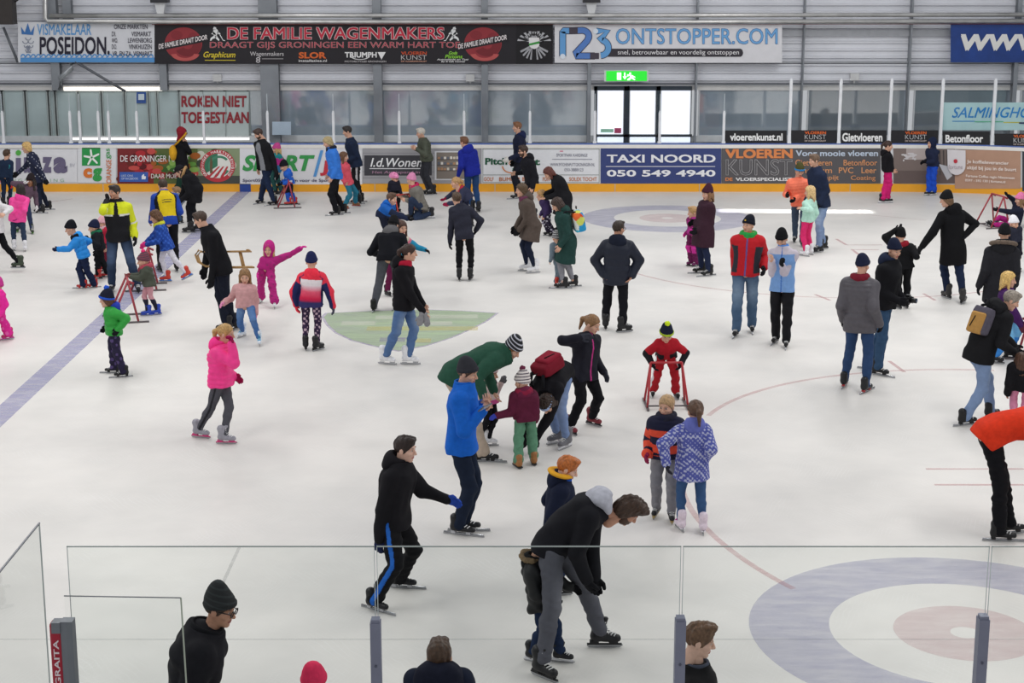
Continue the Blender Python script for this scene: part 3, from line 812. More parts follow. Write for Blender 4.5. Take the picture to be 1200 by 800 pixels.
# boards
def strip(name, z0, z1, x0, x1, mats, off=0, depth=.1, mi=None, kind='structure', yfn=None, step=.4):
    m = MB(); xs = np.arange(x0, x1+1e-6, step) if x1 < X0 else np.concatenate([np.linspace(x0, max(x0, X0-.5), 12), np.linspace(max(x0, X0-.5), x1, 24)[1:]])
    V = []
    for x in xs:
        y = bY(x)-off
        V += [(x, y, z0), (x, y, z1), (x, y+depth, z1), (x, y+depth, z0)]
    Fs = []
    for i in range(len(xs)-1):
        a = 4*i; b = a+4
        Fs += [(a, b, b+1, a+1), (a+1, b+1, b+2, a+2), (a+2, b+2, b+3, a+3)]
    m.add(V, Fs); return m.build(name, mats, kind=kind)
XL, XR = -17.0, X0+6.5
strip('wall_boards', zk, zc, XL, XR, [plain('#dcdde0', .35, 0, .4, .03, 2)])
strip('trim_kickstrip', 0, zk, XL, XR, [plain('#f0aa2c', .4, 0, .4, .05, 3)], off=.015, depth=.12)
strip('trim_caprail', zc, zt-.03, XL, XR, [plain('#ece9e4', .35, 0, .5, .03)], off=.03, depth=.18)
strip('trim_blueline', zt-.03, zt, XL, XR, [plain('#5b72b0', .4)], off=.0, depth=.12)
b0, b1 = onb(281, 219)[0], onb(294, 219)[0]
strip('trim_bluekick', 0, zk, b0, b1, [plain('#2c4a9a', .4)], off=.02, depth=.01, step=(b1-b0)/2)
for px in (120, 212, 330, 439, 580, 721, 820, 997):
    p = onb(px, 200); m_ = MB(); m_.box((p[0]-.008, p[1]-.018, 0), (p[0]+.008, p[1], zc)); TRIM[0] += 1; m_.build('trim_%d' % TRIM[0], [plain('#b3b5ba', .5)], kind='structure')

# glass on the far boards
GL = glassmat('rink_glass', (.965, .975, .98), .015)
posts = [4, 83, 94, 116, 128, 161, 239, 314, 391, 468, 544, 621, 697, 773, 848]
tall = [925, 983, 1042, 1102, 1163]
ordn = ['first', 'second', 'third', 'fourth', 'fifth', 'sixth', 'seventh', 'eighth', 'ninth', 'tenth', 'eleventh', 'twelfth', 'thirteenth', 'fourteenth', 'fifteenth']
wp = plain('#e4e6ea', .35, 0, .5)
gsl = empty('glass_screen', tuple(onb(420, 168)), 'long run of clear rink glass with short white posts along the far boards', 'glass screen')
gsr = empty('glass_screen', tuple(onb(1040, 168)), 'clear rink glass with five tall white posts on the right-hand far boards', 'glass screen')
for i, px in enumerate(posts+tall):
    p = onb(px, 166); tl = i >= len(posts); top = at(px, 92, p[1])[2] if tl else zp; sc_ = gsr if tl else gsl; O = np.array(sc_.location); p = p-O; b_ = O[2]; wd_ = .036 if tl else .03
    m_ = MB(); m_.box((p[0]-wd_, p[1]+.02, zt-.02-b_), (p[0]+wd_, p[1]+.08, top-.04-b_)); m_.box((p[0]-wd_*.7, p[1]+.03, top-.04-b_), (p[0]+wd_*.7, p[1]+.07, top-b_)); m_.box((p[0]-.045, p[1]+.0, zt-b_), (p[0]+.045, p[1]+.09, zt+.05-b_))
    m_.build('post', [wp], sc_)
    if not tl:
        m_ = MB(); m_.box((p[0]-.008, p[1]+.045, top-b_), (p[0]+.008, p[1]+.06, zg-b_)); m_.build('pane_joint', [plain('#b9c2c8', .4)], sc_)
allp_ = posts+tall+[1230]
for i in range(len(allp_)-1):
    a, b = onb(allp_[i], 166), onb(allp_[i+1], 166)
    if b[0]-a[0] < .6: continue
    sc_ = gsl if i < len(posts)-1 else gsr; O = np.array(sc_.location); top = zg if i < len(posts)-1 else at(1000, 97, YB)[2]
    n = 4 if b[0] > X0 else 1; m_ = MB()
    for k in range(n):
        xa, xb = a[0]+(b[0]-a[0])*k/n, a[0]+(b[0]-a[0])*(k+1)/n; ya, yb = bY(xa)+.055, bY(xb)+.055
        m_.add([np.array(q)-O for q in ((xa, ya, zt), (xb, yb, zt), (xb, yb, top), (xa, ya, top))], [(0, 1, 2, 3)])
    m_.build('pane', [GL], sc_)

# hall wall: ribbed steel sheet above, window band, low wall
def zw(py): return float(onw(600, py)[2])
XWL, XWR = -22.0, 24.0
def clad(name, z0, z1, mat, y=YW, pitch=.19, dep=.06, x0=XWL, x1=XWR):
    m = MB(); z = z0; prof = []
    while z < z1:
        prof += [(y, z), (y, z+pitch*.58), (y-dep, z+pitch*.68), (y-dep, z+pitch*.9)]; z += pitch
    V = []
    for yy, zz in prof: V += [(x0, yy, min(zz, z1)), (x1, yy, min(zz, z1))]
    m.add(V, [(2*i, 2*i+1, 2*i+3, 2*i+2) for i in range(len(prof)-1)]); return m.build(name, [mat], kind='structure')
steel = plain('#dfe0e6', .45, .05, .5, .06, 1.3)
clad('wall_far', zw(100), 8.0, steel)
m_ = MB(); m_.box((XWL, YW+.02, 0), (XWR, YW+.2, zw(163))); m_.build('wall_lower', [plain('#b9bdc2', .6)], kind='structure')
m_ = MB(); m_.box((XWL, YW-.05, zw(105.5)), (XWR, YW+.1, zw(100.5))); TRIM[0] += 1; m_.build('trim_%d' % TRIM[0], [plain('#e3e1df', .45)], kind='structure')
m_ = MB(); m_.box((XWL, YW-.05, zw(166)), (XWR, YW+.1, zw(159))); TRIM[0] += 1; m_.build('trim_%d' % TRIM[0], [plain('#dadcde', .45)], kind='structure')
m_ = MB(); m_.box((XWL, YW-.16, zw(98.5)), (XWR, YW-.02, zw(96.8))); TRIM[0] += 1; m_.build('trim_%d' % TRIM[0], [plain('#6f7278', .5, .4)], kind='structure')
m_ = MB(); m_.box((XWL, YW-.1, zw(73.5)), (XWR, YW-.0, zw(71.5))); m_.box((at(912, 38, YW)[0], YW-.12, zw(42)), (at(1116, 38, YW)[0], YW, zw(35))); TRIM[0] += 1; m_.build('trim_%d' % TRIM[0], [plain('#a9abb0', .5, .4)], kind='structure')
# windows
def wmat(name, h, rough, spec=.6, var=.12):
    m, t, b = nt(name); tc = t.nodes.new('ShaderNodeTexCoord'); nz = t.nodes.new('ShaderNodeTexNoise'); nz.inputs['Scale'].default_value = .8; nz.inputs['Detail'].default_value = 5
    t.links.new(tc.outputs['Object'], nz.inputs['Vector']); r = t.nodes.new('ShaderNodeValToRGB'); c = lin(h)
    r.color_ramp.elements[0].position = .35; r.color_ramp.elements[1].position = .68
    r.color_ramp.elements[0].color = (*c*(1-var), 1); r.color_ramp.elements[1].color = (*np.clip(c*(1+var), 0, 1), 1)
    t.links.new(nz.outputs['Fac'], r.inputs['Fac']); t.links.new(r.outputs['Color'], b.inputs['Base Color']); setin(b, Roughness=rough); b.inputs['Specular IOR Level'].default_value = spec
    if rough < .1: b.inputs['IOR'].default_value = 2.1
    return m
poly_m = wmat('polycarbonate', '#b4c4c5', .35, .4, .14); win_m = wmat('window_glass', '#98a5b0', .06, .9, .1); win_r = wmat('window_glass_dark', '#7b858d', .06, .9, .12)
NWIN = [0]
def window(x0, x1, y0, y1, mat, fr='#d9dbde', e=.0, bars=0):
    NWIN[0] += 1; a = onw(x0, y1, e); b = onw(x1, y0, e); Y = YW-e
    o = empty('window_%d' % NWIN[0], (a[0], Y, a[2])); o['kind'] = 'structure'; W_, H_ = b[0]-a[0], b[2]-a[2]
    m = MB(); m.add([(0, 0, 0), (W_, 0, 0), (W_, 0, H_), (0, 0, H_)], [(0, 1, 2, 3)]); m.build('pane', [mat], o)
    m = MB(); t = .035
    for lo, hi in (((-t, -t, -t), (0, .03, H_+t)), ((W_, -t, -t), (W_+t, .03, H_+t)), ((0, -t, -t), (W_, .03, 0)), ((0, -t, H_), (W_, .03, H_+t))): m.box(lo, hi)
    m.build('window_frame', [plain(fr, .5)], o); return o
for i, px in enumerate((-40, 4, 31, 58, 66, 93, 120, 147, 175, 185, 211)[:-1]):
    nx = (-40, 4, 31, 58, 66, 93, 120, 147, 175, 185, 211)[i+1]
    window(px+.8, nx-.8, 107, 160, poly_m, '#a3adac')
window(212, 237, 107, 160, poly_m, '#8b9594'); window(238.5, 264, 107, 160, poly_m, '#8b9594'); window(265.5, 291, 107, 160, poly_m, '#8b9594')
window(293, 309, 106, 159, win_m, '#8b9594')
for a, b in ((326, 439), (447, 564), (571, 689)): window(a, b, 106, 158.5, win_m)
window(819, 938, 106, 158.5, win_m)
for a, b in ((946, 1062), (1070, 1186), (1194, 1290)): window(a, b, 104, 158.5, win_r)
# slim right-window reveals, brightness given as glow, and fluorescent strip on the left
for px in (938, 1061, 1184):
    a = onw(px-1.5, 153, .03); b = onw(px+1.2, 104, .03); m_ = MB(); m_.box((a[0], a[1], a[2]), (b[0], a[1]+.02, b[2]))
    m_.build('glowing_reveal', [emis('#f6f8ff', 1.3)], label='slim bright vertical light strip beside the %s dark window of the right side' % {938: 'first', 1061: 'second', 1184: 'third'}[px], cat='light strip', group='light strips by the right windows')
a = onw(82, 162.5, .5); b = onw(292, 162.5, .5); m_ = MB(); m_.tube([a, b], .033, 0, 8); m_.build('fluorescent_tube', [emis('#fffdf6', 1.25)], label='long white fluorescent tube running behind the left rink glass', cat='lamp')
a = onw(75, 104, .06); b = onw(190, 104, .06); m_ = MB(); m_.box((a[0], a[1]-.04, zw(106)), (b[0], a[1], zw(102))); m_.build('fluorescent_strip', [emis('#fff8ee', 1.2)], label='glowing white light strip above the left translucent panels', cat='lamp')
# columns
colm = plain('#8e9298', .5, .45, .5, .12, 2)
def column(cx, wd, y0, y1, desc):
    a = onw(cx-wd/2, y1, .3); b = onw(cx+wd/2, y0, .3); m = MB(); x0, x1 = a[0], b[0]; Y = a[1]; fl = .03; mid = (x0+x1)/2
    m.box((x0, Y, a[2]), (x1, Y+fl, b[2])); m.box((x0, Y+.22, a[2]), (x1, Y+.25, b[2])); m.box((mid-.02, Y+fl, a[2]), (mid+.02, Y+.22, b[2]))
    m.build('steel_column', [colm], label='grey steel column on the far hall wall, '+desc, cat='column', group='steel columns of the hall wall')
column(315, 15, -40, 168, 'wide one right of the red no-smoking lettering'); column(442, 6.5, -40, 168, 'left of the olive jacket man'); column(568, 7, -40, 168, 'third from the left of the full-height ones')
column(691, 6.5, -40, 168, 'left of the exit door'); column(817, 7, -40, 168, 'right of the exit door'); column(942, 9, -40, 168, 'right of the white website banner')
column(1067, 9, -40, 168, 'left of the blue banner'); column(1192, 9, -40, 168, 'beside the right picture edge'); column(65, 8, 70, 106, 'short one under the white fishmonger banner'); column(191, 7, 70, 106, 'short one under the left end of the black banner')
column(77, 6, -40, 28, 'upper stub above the white fishmonger banner'); column(59, 7, -40, 25, 'upper stub at the pipe bend')
# pipes
pm = plain('#c9c8c6', .3, .75, .6, .15, 3)
def pipe(pts, r, desc):
    m = MB(); m.tube([onw(x, y, .5) for x, y in pts], r, 0, 10); ob = m.build('pipe', [pm], label=desc, cat='pipe'); return ob
pipe([(58, 18.5), (400, 18.2), (800, 18), (1260, 17)], .055, 'upper silver pipe running along the hall wall above the banners')
pipe([(53, -30), (53, 21), (56, 25), (200, 25.5), (800, 25.6), (1260, 24.6)], .06, 'lower silver pipe with a bend running just above the banners')
m_ = MB(); m_.tube([onw(178, 28, .44), onw(1260, 27.4, .44)], .025, 0, 6); m_.build('cable_rail', [plain('#8a4a48', .5)], label='thin dark red rail under the silver pipes', cat='rail')
for (p, q, d) in (((4, 32), (21, 73), 'slanting steel brace left of the white fishmonger banner'), ((88, 72), (147, 107), 'slanting steel brace below the white fishmonger banner')):
    m_ = MB(); m_.tube([onw(*p, .35), onw(*q, .35)], .035, 0, 6); m_.build('steel_brace', [plain('#6d7076', .5, .4)], label=d, cat='brace')
m_ = MB(); m_.tube([onw(71, 105, .3), onw(71, 91, .3), onw(84, 80, .3), onw(84, 73, .3)], .07, 0, 6); m_.build('drain_pipe', [plain('#b4b8bc', .45, .4)], label='grey kinked drain pipe under the white fishmonger banner', cat='pipe')
m_ = MB(); p = onw(9, 14, .5); m_.box((p[0]-.2, p[1]-.3, p[2]-.3), (p[0]+.2, p[1]+.1, p[2]+.5)); m_.tube([p+np.array([.2, 0, .25]), p+np.array([.75, 0, .6])], .02); m_.build('heater_box', [plain('#3b3634', .6)], label='dark box hanging at the top left corner of the hall wall', cat='box')
for px in (188, 693):
    p = onw(px, 2, .4); m_ = MB(); m_.box((p[0]-.22, p[1]-.2, p[2]-.02), (p[0]+.22, p[1]+.1, p[2]+.3)); m_.add([(p[0]-.14, p[1]-.1, p[2]), (p[0]+.14, p[1]-.1, p[2]), (p[0]+.07, p[1]-.1, p[2]-.34), (p[0]-.07, p[1]-.1, p[2]-.34), (p[0]-.14, p[1]+.1, p[2]), (p[0]+.14, p[1]+.1, p[2]), (p[0]+.07, p[1]+.1, p[2]-.34), (p[0]-.07, p[1]+.1, p[2]-.34)], [(0, 1, 2, 3), (4, 7, 6, 5), (0, 3, 7, 4), (1, 5, 6, 2), (3, 2, 6, 7)], 1)
    m_.build('wall_bracket', [plain('#2e2e32', .5), plain('#d7d8da', .5)], label='grey wall bracket with dark top above the %s banner' % ('fishmonger' if px < 300 else 'website'), cat='bracket')
for px, py in ((255, 91), (551, 91), (1001, 90)):
    p = onw(px, py, .06); m_ = MB(); m_.box((p[0]-.11, p[1]-.08, p[2]-.09), (p[0]+.11, p[1], p[2]+.09)); m_.box((p[0]-.02, p[1]-.05, p[2]-.2), (p[0]+.02, p[1]-.02, p[2]-.09)); m_.build('junction_box', [plain('#d4d4d4', .5)], label='small grey junction box on the hall wall %s' % {255: 'under the left of the black banner', 551: 'under the right of the black banner', 1001: 'above the dark right windows'}[px], cat='box')
# exit door
dr = empty('door_1', tuple(onw(755, 167, .05))); dr['kind'] = 'structure'; D0 = np.array(dr.location)
def dl(px, py, e=.05): return onw(px, py, e)-D0
m_ = MB()
for x0, x1, y0, y1 in ((696, 811, 101, 106), (696, 700, 101, 168), (730.5, 738, 101, 168), (768, 774.5, 101, 168), (809, 811, 101, 168), (696, 811, 157.5, 160.5)):
    a = dl(x0, y1, .1); b = dl(x1, y0, .1); m_.box((a[0], a[1], a[2]), (b[0], a[1]+.1, b[2]))
m_.build('door_frame', [plain('#2f3a44', .45)], dr)
for x0, x1 in ((700, 730.5), (738, 768), (774.5, 809)):
    for y0, y1, s in ((104 if x0 > 770 else 106, 157.5, .8), (160.5, 167, .6)):
        a = dl(x0, y1); b = dl(x1, y0); m_ = MB(); m_.add([(a[0], a[1], a[2]), (b[0], a[1], a[2]), (b[0], a[1], b[2]), (a[0], a[1], b[2])], [(0, 1, 2, 3)]); m_.build('glass_panel', [emis('#eef3ff', s)], dr)  # daylight behind the door put into the panes as glow
m_ = MB(); a = dl(720, 156, .08); b = dl(728, 150, .08); m_.box((a[0], a[1], a[2]), (b[0], a[1]+.01, b[2])); m_.build('sticker', [plain('#c0406e', .5)], dr)
m_ = MB(); a = dl(704, 155, .08); b = dl(719, 151, .08); m_.box((a[0], a[1], a[2]), (b[0], a[1]+.01, b[2])); m_.build('sticker', [plain('#a6dcc0', .5)], dr)

# ------------------------------------------------------------------ lettering and flat signs (px boxes mapped on to the wall or boards)
def surf(s, e):
    if s == 'w': return lambda x, y: onw(x, y, .37+e)
    if s == 'b': return lambda x, y: onb(x, y, .02+e)
    if s == 'g': return lambda x, y: onb(x, y, -.05+e)
    if s == 'p': return lambda x, y: onw(x, y, .04+e)
    return s
def flat(parent, name, V, Fs, h, s, e, mat=None, **k):
    fn = surf(s, e); o = np.array(parent.matrix_basis.translation) if parent else np.zeros(3)
    me = MB(); me.add([fn(p[0], p[1])-o-np.array([0, p[2] if len(p) > 2 else 0, 0]) for p in V], Fs); return me.build(name, [mat or plain(h, .5, 0, .3, .03, 5, 0, 'print')], parent, **k)
def quad(parent, name, x0, y0, x1, y1, h, s, e, n=1, mat=None, **k):
    V = []; Fs = []
    for i in range(n+1): x = x0+(x1-x0)*i/n; V += [(x, y1), (x, y0)]
    for i in range(n): Fs.append((2*i, 2*i+2, 2*i+3, 2*i+1))
    return flat(parent, name, V, Fs, h, s, e, mat, **k)
_TX = {}
def tmesh(st, bold, shear=0, res=3):
    key = (st, bold, shear)
    if key not in _TX and bold > 0 and any(c_ in st for c_ in 'MWwmNn&'):
        V0, F0 = tmesh(st, 0, shear, res); Vs = []; Fs = []
        for i, (dx, dy) in enumerate(((-1, -1), (1, -1), (-1, 1), (1, 1), (0, 0))):
            Fs += [tuple(len(V0)*i+j for j in f) for f in F0]; Vs.append(V0+np.array([dx*bold*.8, dy*bold*.8, i*.001]))
        _TX[key] = (np.concatenate(Vs), Fs)
    if key not in _TX:
        c = bpy.data.curves.new('t', 'FONT'); c.body = st; c.size = 1; c.offset = bold; c.shear = shear; c.resolution_u = res; c.fill_mode = 'FRONT'
        o = bpy.data.objects.new('t', c); COL.objects.link(o); dg = bpy.context.evaluated_depsgraph_get(); me = bpy.data.meshes.new_from_object(o.evaluated_get(dg))
        V = np.array([v.co[:] for v in me.vertices]); Fs = [tuple(p.vertices) for p in me.polygons]
        bpy.data.objects.remove(o); bpy.data.curves.remove(c); bpy.data.meshes.remove(me); _TX[key] = (V, Fs)
    return _TX[key]
def text(parent, st, x0, y0, x1, y1, h, s, e=.012, bold=.0, shear=0, rot=0, warp=None, mat=None):
    V, Fs = tmesh(st, bold, shear); lo, hi = V.min(0), V.max(0); q = (V-lo)/np.maximum(hi-lo, 1e-6)
    if rot == 90: P = [(x0+(x1-x0)*(1-b), y1-(y1-y0)*a, c*.005) for a, b, c in q]
    else: P = [(x0+(x1-x0)*a, y1-(y1-y0)*b, c*.005) for a, b, c in q]
    if warp: P = [tuple(warp(*p[:2]))+(p[2],) for p in P]
    return flat(parent, 'lettering', P, Fs, h, s, e, mat)
def otext(parent, st, x0, y0, x1, y1, h, oh, s, e=.012, bold=.01, ow=.04, **k):
    V, _ = tmesh(st, bold, k.get('shear', 0)); V2, _ = tmesh(st, bold+ow, k.get('shear', 0)); sx = (x1-x0)/np.ptp(V[:, 0]); sy = (y1-y0)/np.ptp(V[:, 1]); d = [(np.ptp(V2[:, i])-np.ptp(V[:, i]))/2*(sx, sy)[i] for i in (0, 1)]
    text(parent, st, x0-d[0], y0-d[1], x1+d[0], y1+d[1], oh, s, e, bold+ow, **k); return text(parent, st, x0, y0, x1, y1, h, s, e+.008, bold, **k)
def disc(parent, name, cx, cy, rx, ry, h, s, e, r0=0, a0=0, a1=360, n=40, mat=None):
    V = []; Fs = []
    for i in range(n+1):
        a = math.radians(a0+(a1-a0)*i/n)
        for k in (r0, 1): V.append((cx+rx*k*math.cos(a), cy-ry*k*math.sin(a)))
    for i in range(n): Fs.append((2*i, 2*i+1, 2*i+3, 2*i+2))
    return flat(parent, name, V, Fs, h, s, e, mat)
def pl(parent, name, pts, h, s, e, mat=None): return flat(parent, name, pts, [tuple(range(len(pts)))[::-1]], h, s, e, mat)
def rtext(parent, st, cx, cy, rx, ry, hgt, h, s, e, a0, a1, bold=.03):
    n = len(st)
    Vs = []; Fs = []
    for i, ch in enumerate(st):
        if ch == ' ': continue
        V, F_ = tmesh(ch, 0 if ch in 'MWN' else bold); lo, hi = V.min(0), V.max(0); wd = np.ptp(V[:, 0])*hgt/.72; a = math.radians(a0+(a1-a0)*(i+.5)/n); sg = 1 if a1 < a0 else -1
        t = np.array([math.sin(a), math.cos(a)])*sg; o = len(Vs)
        for v in V:
            lx = (v[0]-(lo[0]+hi[0])/2)*hgt/.72; ly = (v[1]-.35)*hgt/.72
            r = np.array([math.cos(a), -math.sin(a)]); rr = sg
            Vs.append((cx+(rx*r[0])+t[0]*lx+r[0]*ly*rr, cy+(ry*r[1])+t[1]*lx+r[1]*ly*rr))
        Fs += [tuple(o+k for k in f) for f in F_]
    return flat(parent, 'lettering', Vs, Fs, h, s, e)
def sign(name, x0, y0, x1, y1, h, s, label, cat, e=0.0, n=1, group=None, wav=0, mat=None):
    fn = surf(s, e); c = fn((x0+x1)/2, y1); o = empty(name, tuple(c), label, cat, group)
    quad(o, 'panel', x0, y0, x1, y1, h, s, e, n, mat); return o
# ------------------------------------------------------------------ banners on the hall wall
G1 = 'advertising banners on the hall wall'; G2 = 'advertising panels on the far boards'
b = sign('banner', 21, 26, 181, 73, '#dedfe4', 'w', 'white banner with blue wave edge and fish emblem, leftmost on the hall wall', 'banner', group=G1)
quad(b, 'wave_strip', 24, 67.5, 181, 73, '#5b9ad6', 'w', .01)
for i in range(26):
    x = 27+i*6; disc(b, 'wave_crest', x, 66.5, 3, 3.4, '#5b9ad6', 'w', .012, .55, -40, 190, 12)
text(b, 'VISMAKELAAR', 43.5, 28, 107, 41, '#5f9fd8', 'w', bold=.01); text(b, 'POSEIDON.', 46.5, 43, 128.5, 64, '#2b2838', 'w', bold=.025)
for i, (t_, x0, x1, y) in enumerate((('ONZE MARKTEN', 133.5, 173, 28.5), ('DI.', 131, 136, 37), ('VISMARKT', 154, 177, 37), ('WO.', 131, 138, 44.5), ('LEWENBORG', 150, 178, 44.5), ('DO.', 131, 137, 52), ('VINKHUIZEN', 151, 178, 52), ('VR. EN ZA. VISMARKT', 131.5, 178.5, 60))): text(b, t_, x0, y, x1, y+5.6, '#4a4856', 'w', bold=.012)
pl(b, 'crown', [(25.5, 40), (24.5, 31), (29, 38), (32.5, 27), (36, 38), (40.5, 30), (39, 41)], '#4478b8', 'w', .012)
for k, (sx, sy) in enumerate(((0, 0), (-4, 4), (4, 4), (-2, 9), (3, 9), (0, 14))): disc(b, 'fish_scale', 33+sx*.8, 44.5+sy, 3.6, 3, '#8d93a3', 'w', .012, .7, 170, 370, 10)
pl(b, 'fish_tail', [(30, 54), (36, 54), (34.2, 60), (37, 62), (30, 62), (32, 60)], '#8d93a3', 'w', .011)

b = sign('banner', 181, 28, 648, 75, '#29262b', 'w', 'long black banner with large red letters and two round red emblems', 'banner', group=G1)
otext(b, 'DE FAMILIE WAGENMAKERS', 266.5, 32, 520.5, 46, '#c8364a', '#f0e4e4', 'w', bold=.02, ow=.03)
otext(b, 'DRAAGT GIJS GRONINGEN EEN WARM HART TOE', 246, 49, 539, 58.2, '#c04a56', '#eadada', 'w', bold=.0, ow=.015)
for cx in (217, 568):
    disc(b, 'round_emblem', cx-2, 51, 22, 19, '#98363d', 'w', .01); disc(b, 'emblem_shade', cx+3, 53, 16, 13, '#7c2a31', 'w', .013, .35, -150, 60)
    disc(b, 'emblem_tusk', cx, 62, 17, 9.5, '#c25a58', 'w', .014, .62, 190, 350); disc(b, 'emblem_eye', cx-10, 41, 7, 5, '#8a2f37', 'w', .014); disc(b, 'emblem_ear', cx+9, 45, 6, 7, '#8a2f37', 'w', .014)
    wf = lambda x, y, cx=cx: (x, y-(x-cx)*.2)
    pl(b, 'emblem_band', [(cx-32, 60), (cx-32, 51.5), (cx+27, 39.5), (cx+27, 48)], '#29262b', 'w', .016)
    text(b, 'DE FAMILIE DRAAIT DOOR', cx-31, 45.5, cx+26, 51.5, '#efe6e6', 'w', .02, .03, warp=wf)
def player(b, x, y, s, f=1):
    for pts in ([(0, 0), (3, -1), (4.5, 2.5), (2, 4), (-1, 3)], [(-2, 3), (3, 3), (5, 8), (3, 13), (-1, 12), (-4, 7)], [(-1, 12), (3, 12.5), (8, 16), (9, 20), (6.5, 20), (5.5, 17.5), (0, 16)], [(-1, 12), (2, 14), (-1, 18), (-4.5, 20.5), (-5.5, 18.5), (-3, 15.5)], [(-3, 6), (-1.5, 8), (-5, 11), (-7, 9.5)], [(-6.5, 10.5), (-5.5, 11.5), (-10.5, 20), (-14, 20.6), (-14, 19.6), (-11, 19)], [(4, 6), (7, 10), (0, 11.5), (0, 10)]):
        pl(b, 'player_figure', [(x+f*a*s, y+c*s) for a, c in (pts if f > 0 else pts[::-1])], '#efefef', 'w', .014)
player(b, 253, 32, .78, -1); player(b, 531, 32, .78, 1)
text(b, 'Graphicum', 238.5, 60.5, 276, 69.5, '#e0ca3c', 'w', bold=.02, shear=.3); quad(b, 'underline', 240, 70.2, 276, 71, '#e0ca3c', 'w', .012)
text(b, 'Wagenmakers', 293, 60.5, 332.5, 67, '#d8d4d6', 'w', bold=.0); text(b, '8', 300, 67, 305, 73.5, '#d8d4d6', 'w'); quad(b, 'underline', 307, 68.6, 332, 69.2, '#bdb9bb', 'w', .012)
text(b, 'SLOR', 350, 61, 382.5, 68.5, '#dd6a34', 'w', bold=.04); text(b, 'installaties.nl', 350, 69.6, 383, 72.6, '#e9e5e5', 'w', bold=.02)
text(b, 'TRIUMPH', 404, 61, 441.5, 67.5, '#f0eeee', 'w', bold=.04); disc(b, 'swoosh', 422, 65, 12, 5, '#f0eeee', 'w', .012, .86, 190, 350, 16); pl(b, 'triangle', [(442.5, 61), (447, 69.8), (452, 61)], '#f0eeee', 'w', .012); text(b, 'MOTORCYCLES GRONINGEN', 404, 71, 452.5, 73, '#cfcacb', 'w', bold=.01)
text(b, 'VLOEREN', 470, 60.3, 500, 64.2, '#cf5535', 'w', bold=.03); text(b, 'KUNST', 470, 64.6, 500, 70, '#cfcbcb', 'w', bold=-.01); text(b, 'DE VLOERSPECIALIST', 470, 71, 500, 72.6, '#d9a089', 'w', bold=.02)
text(b, 'Gods', 526, 60, 536, 64, '#8fd444', 'w', bold=.03, shear=.2); text(b, 'Pictons', 521.5, 64, 542, 68.4, '#8fd444', 'w', bold=.03, shear=.2)
text(b, 'Autoschade en Taxi', 512, 68.6, 549, 70.6, '#e8e6e6', 'w', bold=.03, shear=.2); text(b, 'Bar & Cafe Centraal', 517, 71, 545, 73, '#e8e6e6', 'w', bold=.03, shear=.2)
# crest at the end of the black banner
quad(b, 'crest_cloth', 605, 29.5, 647, 74.5, '#1e1c20', 'w', .01)
for f in (-1, 1):
    for k in range(7):
        a = math.radians(15+k*21); x, y = 626+f*3, 48
        q = [(x, y), (x+f*math.cos(a)*17.5, y-math.sin(a)*15.5+4), (x+f*math.cos(a+.17)*17.5, y-math.sin(a+.17)*15.5+4), (x, y+2)]
        pl(b, 'eagle_feather', q if f < 0 else q[::-1], '#b9b9bd', 'w', .012)
    for k in range(4):
        a = math.radians(-25-k*18); x, y = 626+f*2, 52; q = [(x, y), (x+f*math.cos(a)*16, y-math.sin(a)*18), (x+f*math.cos(a-.13)*16, y-math.sin(a-.13)*18), (x, y+3)]
        pl(b, 'eagle_feather', q if f < 0 else q[::-1], '#a9a9ae', 'w', .012)
pl(b, 'shield', [(620, 44), (620, 53), (622, 56), (626, 57.5), (630, 56), (632, 53), (632, 44)], '#eceaea', 'w', .016); pl(b, 'shield_band', [(620, 51), (620, 53.5), (632, 51), (632, 48.2)], '#3f9a46', 'w', .02)

b = sign('banner', 650, 28, 916.5, 73.5, '#e3e2e6', 'w', 'white banner with pipe-shaped blue numerals and blue web address above the exit door', 'banner', group=G1)
def fat(pts, w, h, e):
    V = []; Fs = []; P = [np.array(p, float) for p in pts]
    for i, p in enumerate(P):
        d = nrm(np.append(P[min(i+1, len(P)-1)]-P[max(i-1, 0)], 0))[:2]; n = np.array([-d[1], d[0]])*w/2; V += [tuple(p+n), tuple(p-n)]
    for i in range(len(P)-1): Fs.append((2*i, 2*i+1, 2*i+3, 2*i+2))
    flat(b, 'pipe_digit', V, Fs, h, 'w', e)
def arc(cx, cy, rx, ry, a0, a1, n=12): return [(cx+rx*math.cos(math.radians(a0+(a1-a0)*i/n)), cy-ry*math.sin(math.radians(a0+(a1-a0)*i/n))) for i in range(n+1)]
one = [(672, 36), (660, 36), (659.4, 37), (659.4, 66)]; two = [(672, 36)]+arc(682, 42.5, 8, 7, 100, -30)+[(688, 48), (674, 63), (675, 65.5), (697, 65.5)]; three = [(699, 36.5), (712, 36.5), (702.5, 47)]+arc(704, 56, 9, 9, 80, -90)
for d_ in (one, two, three): fat(d_, 8.2, '#35304a', .01)
fat(one, 6.6, '#69a5dc', .016); fat(two, 6.6, '#5a83c8', .016); fat(three, 6.6, '#69a5dc', .016)
for x0, x1, y in ((667, 677, 36), (691.5, 702, 65.5)): quad(b, 'pipe_joint', x0, y-3.6, x1, y+3.6, '#4c4550', 'w', .022)
disc(b, 'dot', 659.4, 66, 3, 3, '#e6eef8', 'w', .024); disc(b, 'dot', 698, 36.5, 3, 3, '#e6eef8', 'w', .024)
otext(b, 'ONTSTOPPER.COM', 722, 33.5, 911, 51.5, '#74aee2', '#3c6aa6', 'w', bold=.0, ow=.02)
pl(b, 'strapline_bar', [(711, 57), (711, 66.5), (868, 66.5), (870, 65), (871, 62), (870, 58.5), (868, 57)], '#3a363d', 'w', .012); text(b, 'snel, betrouwbaar en voordelig ontstoppen', 724, 58.5, 866, 65.5, '#eeecee', 'w', .02, .0)
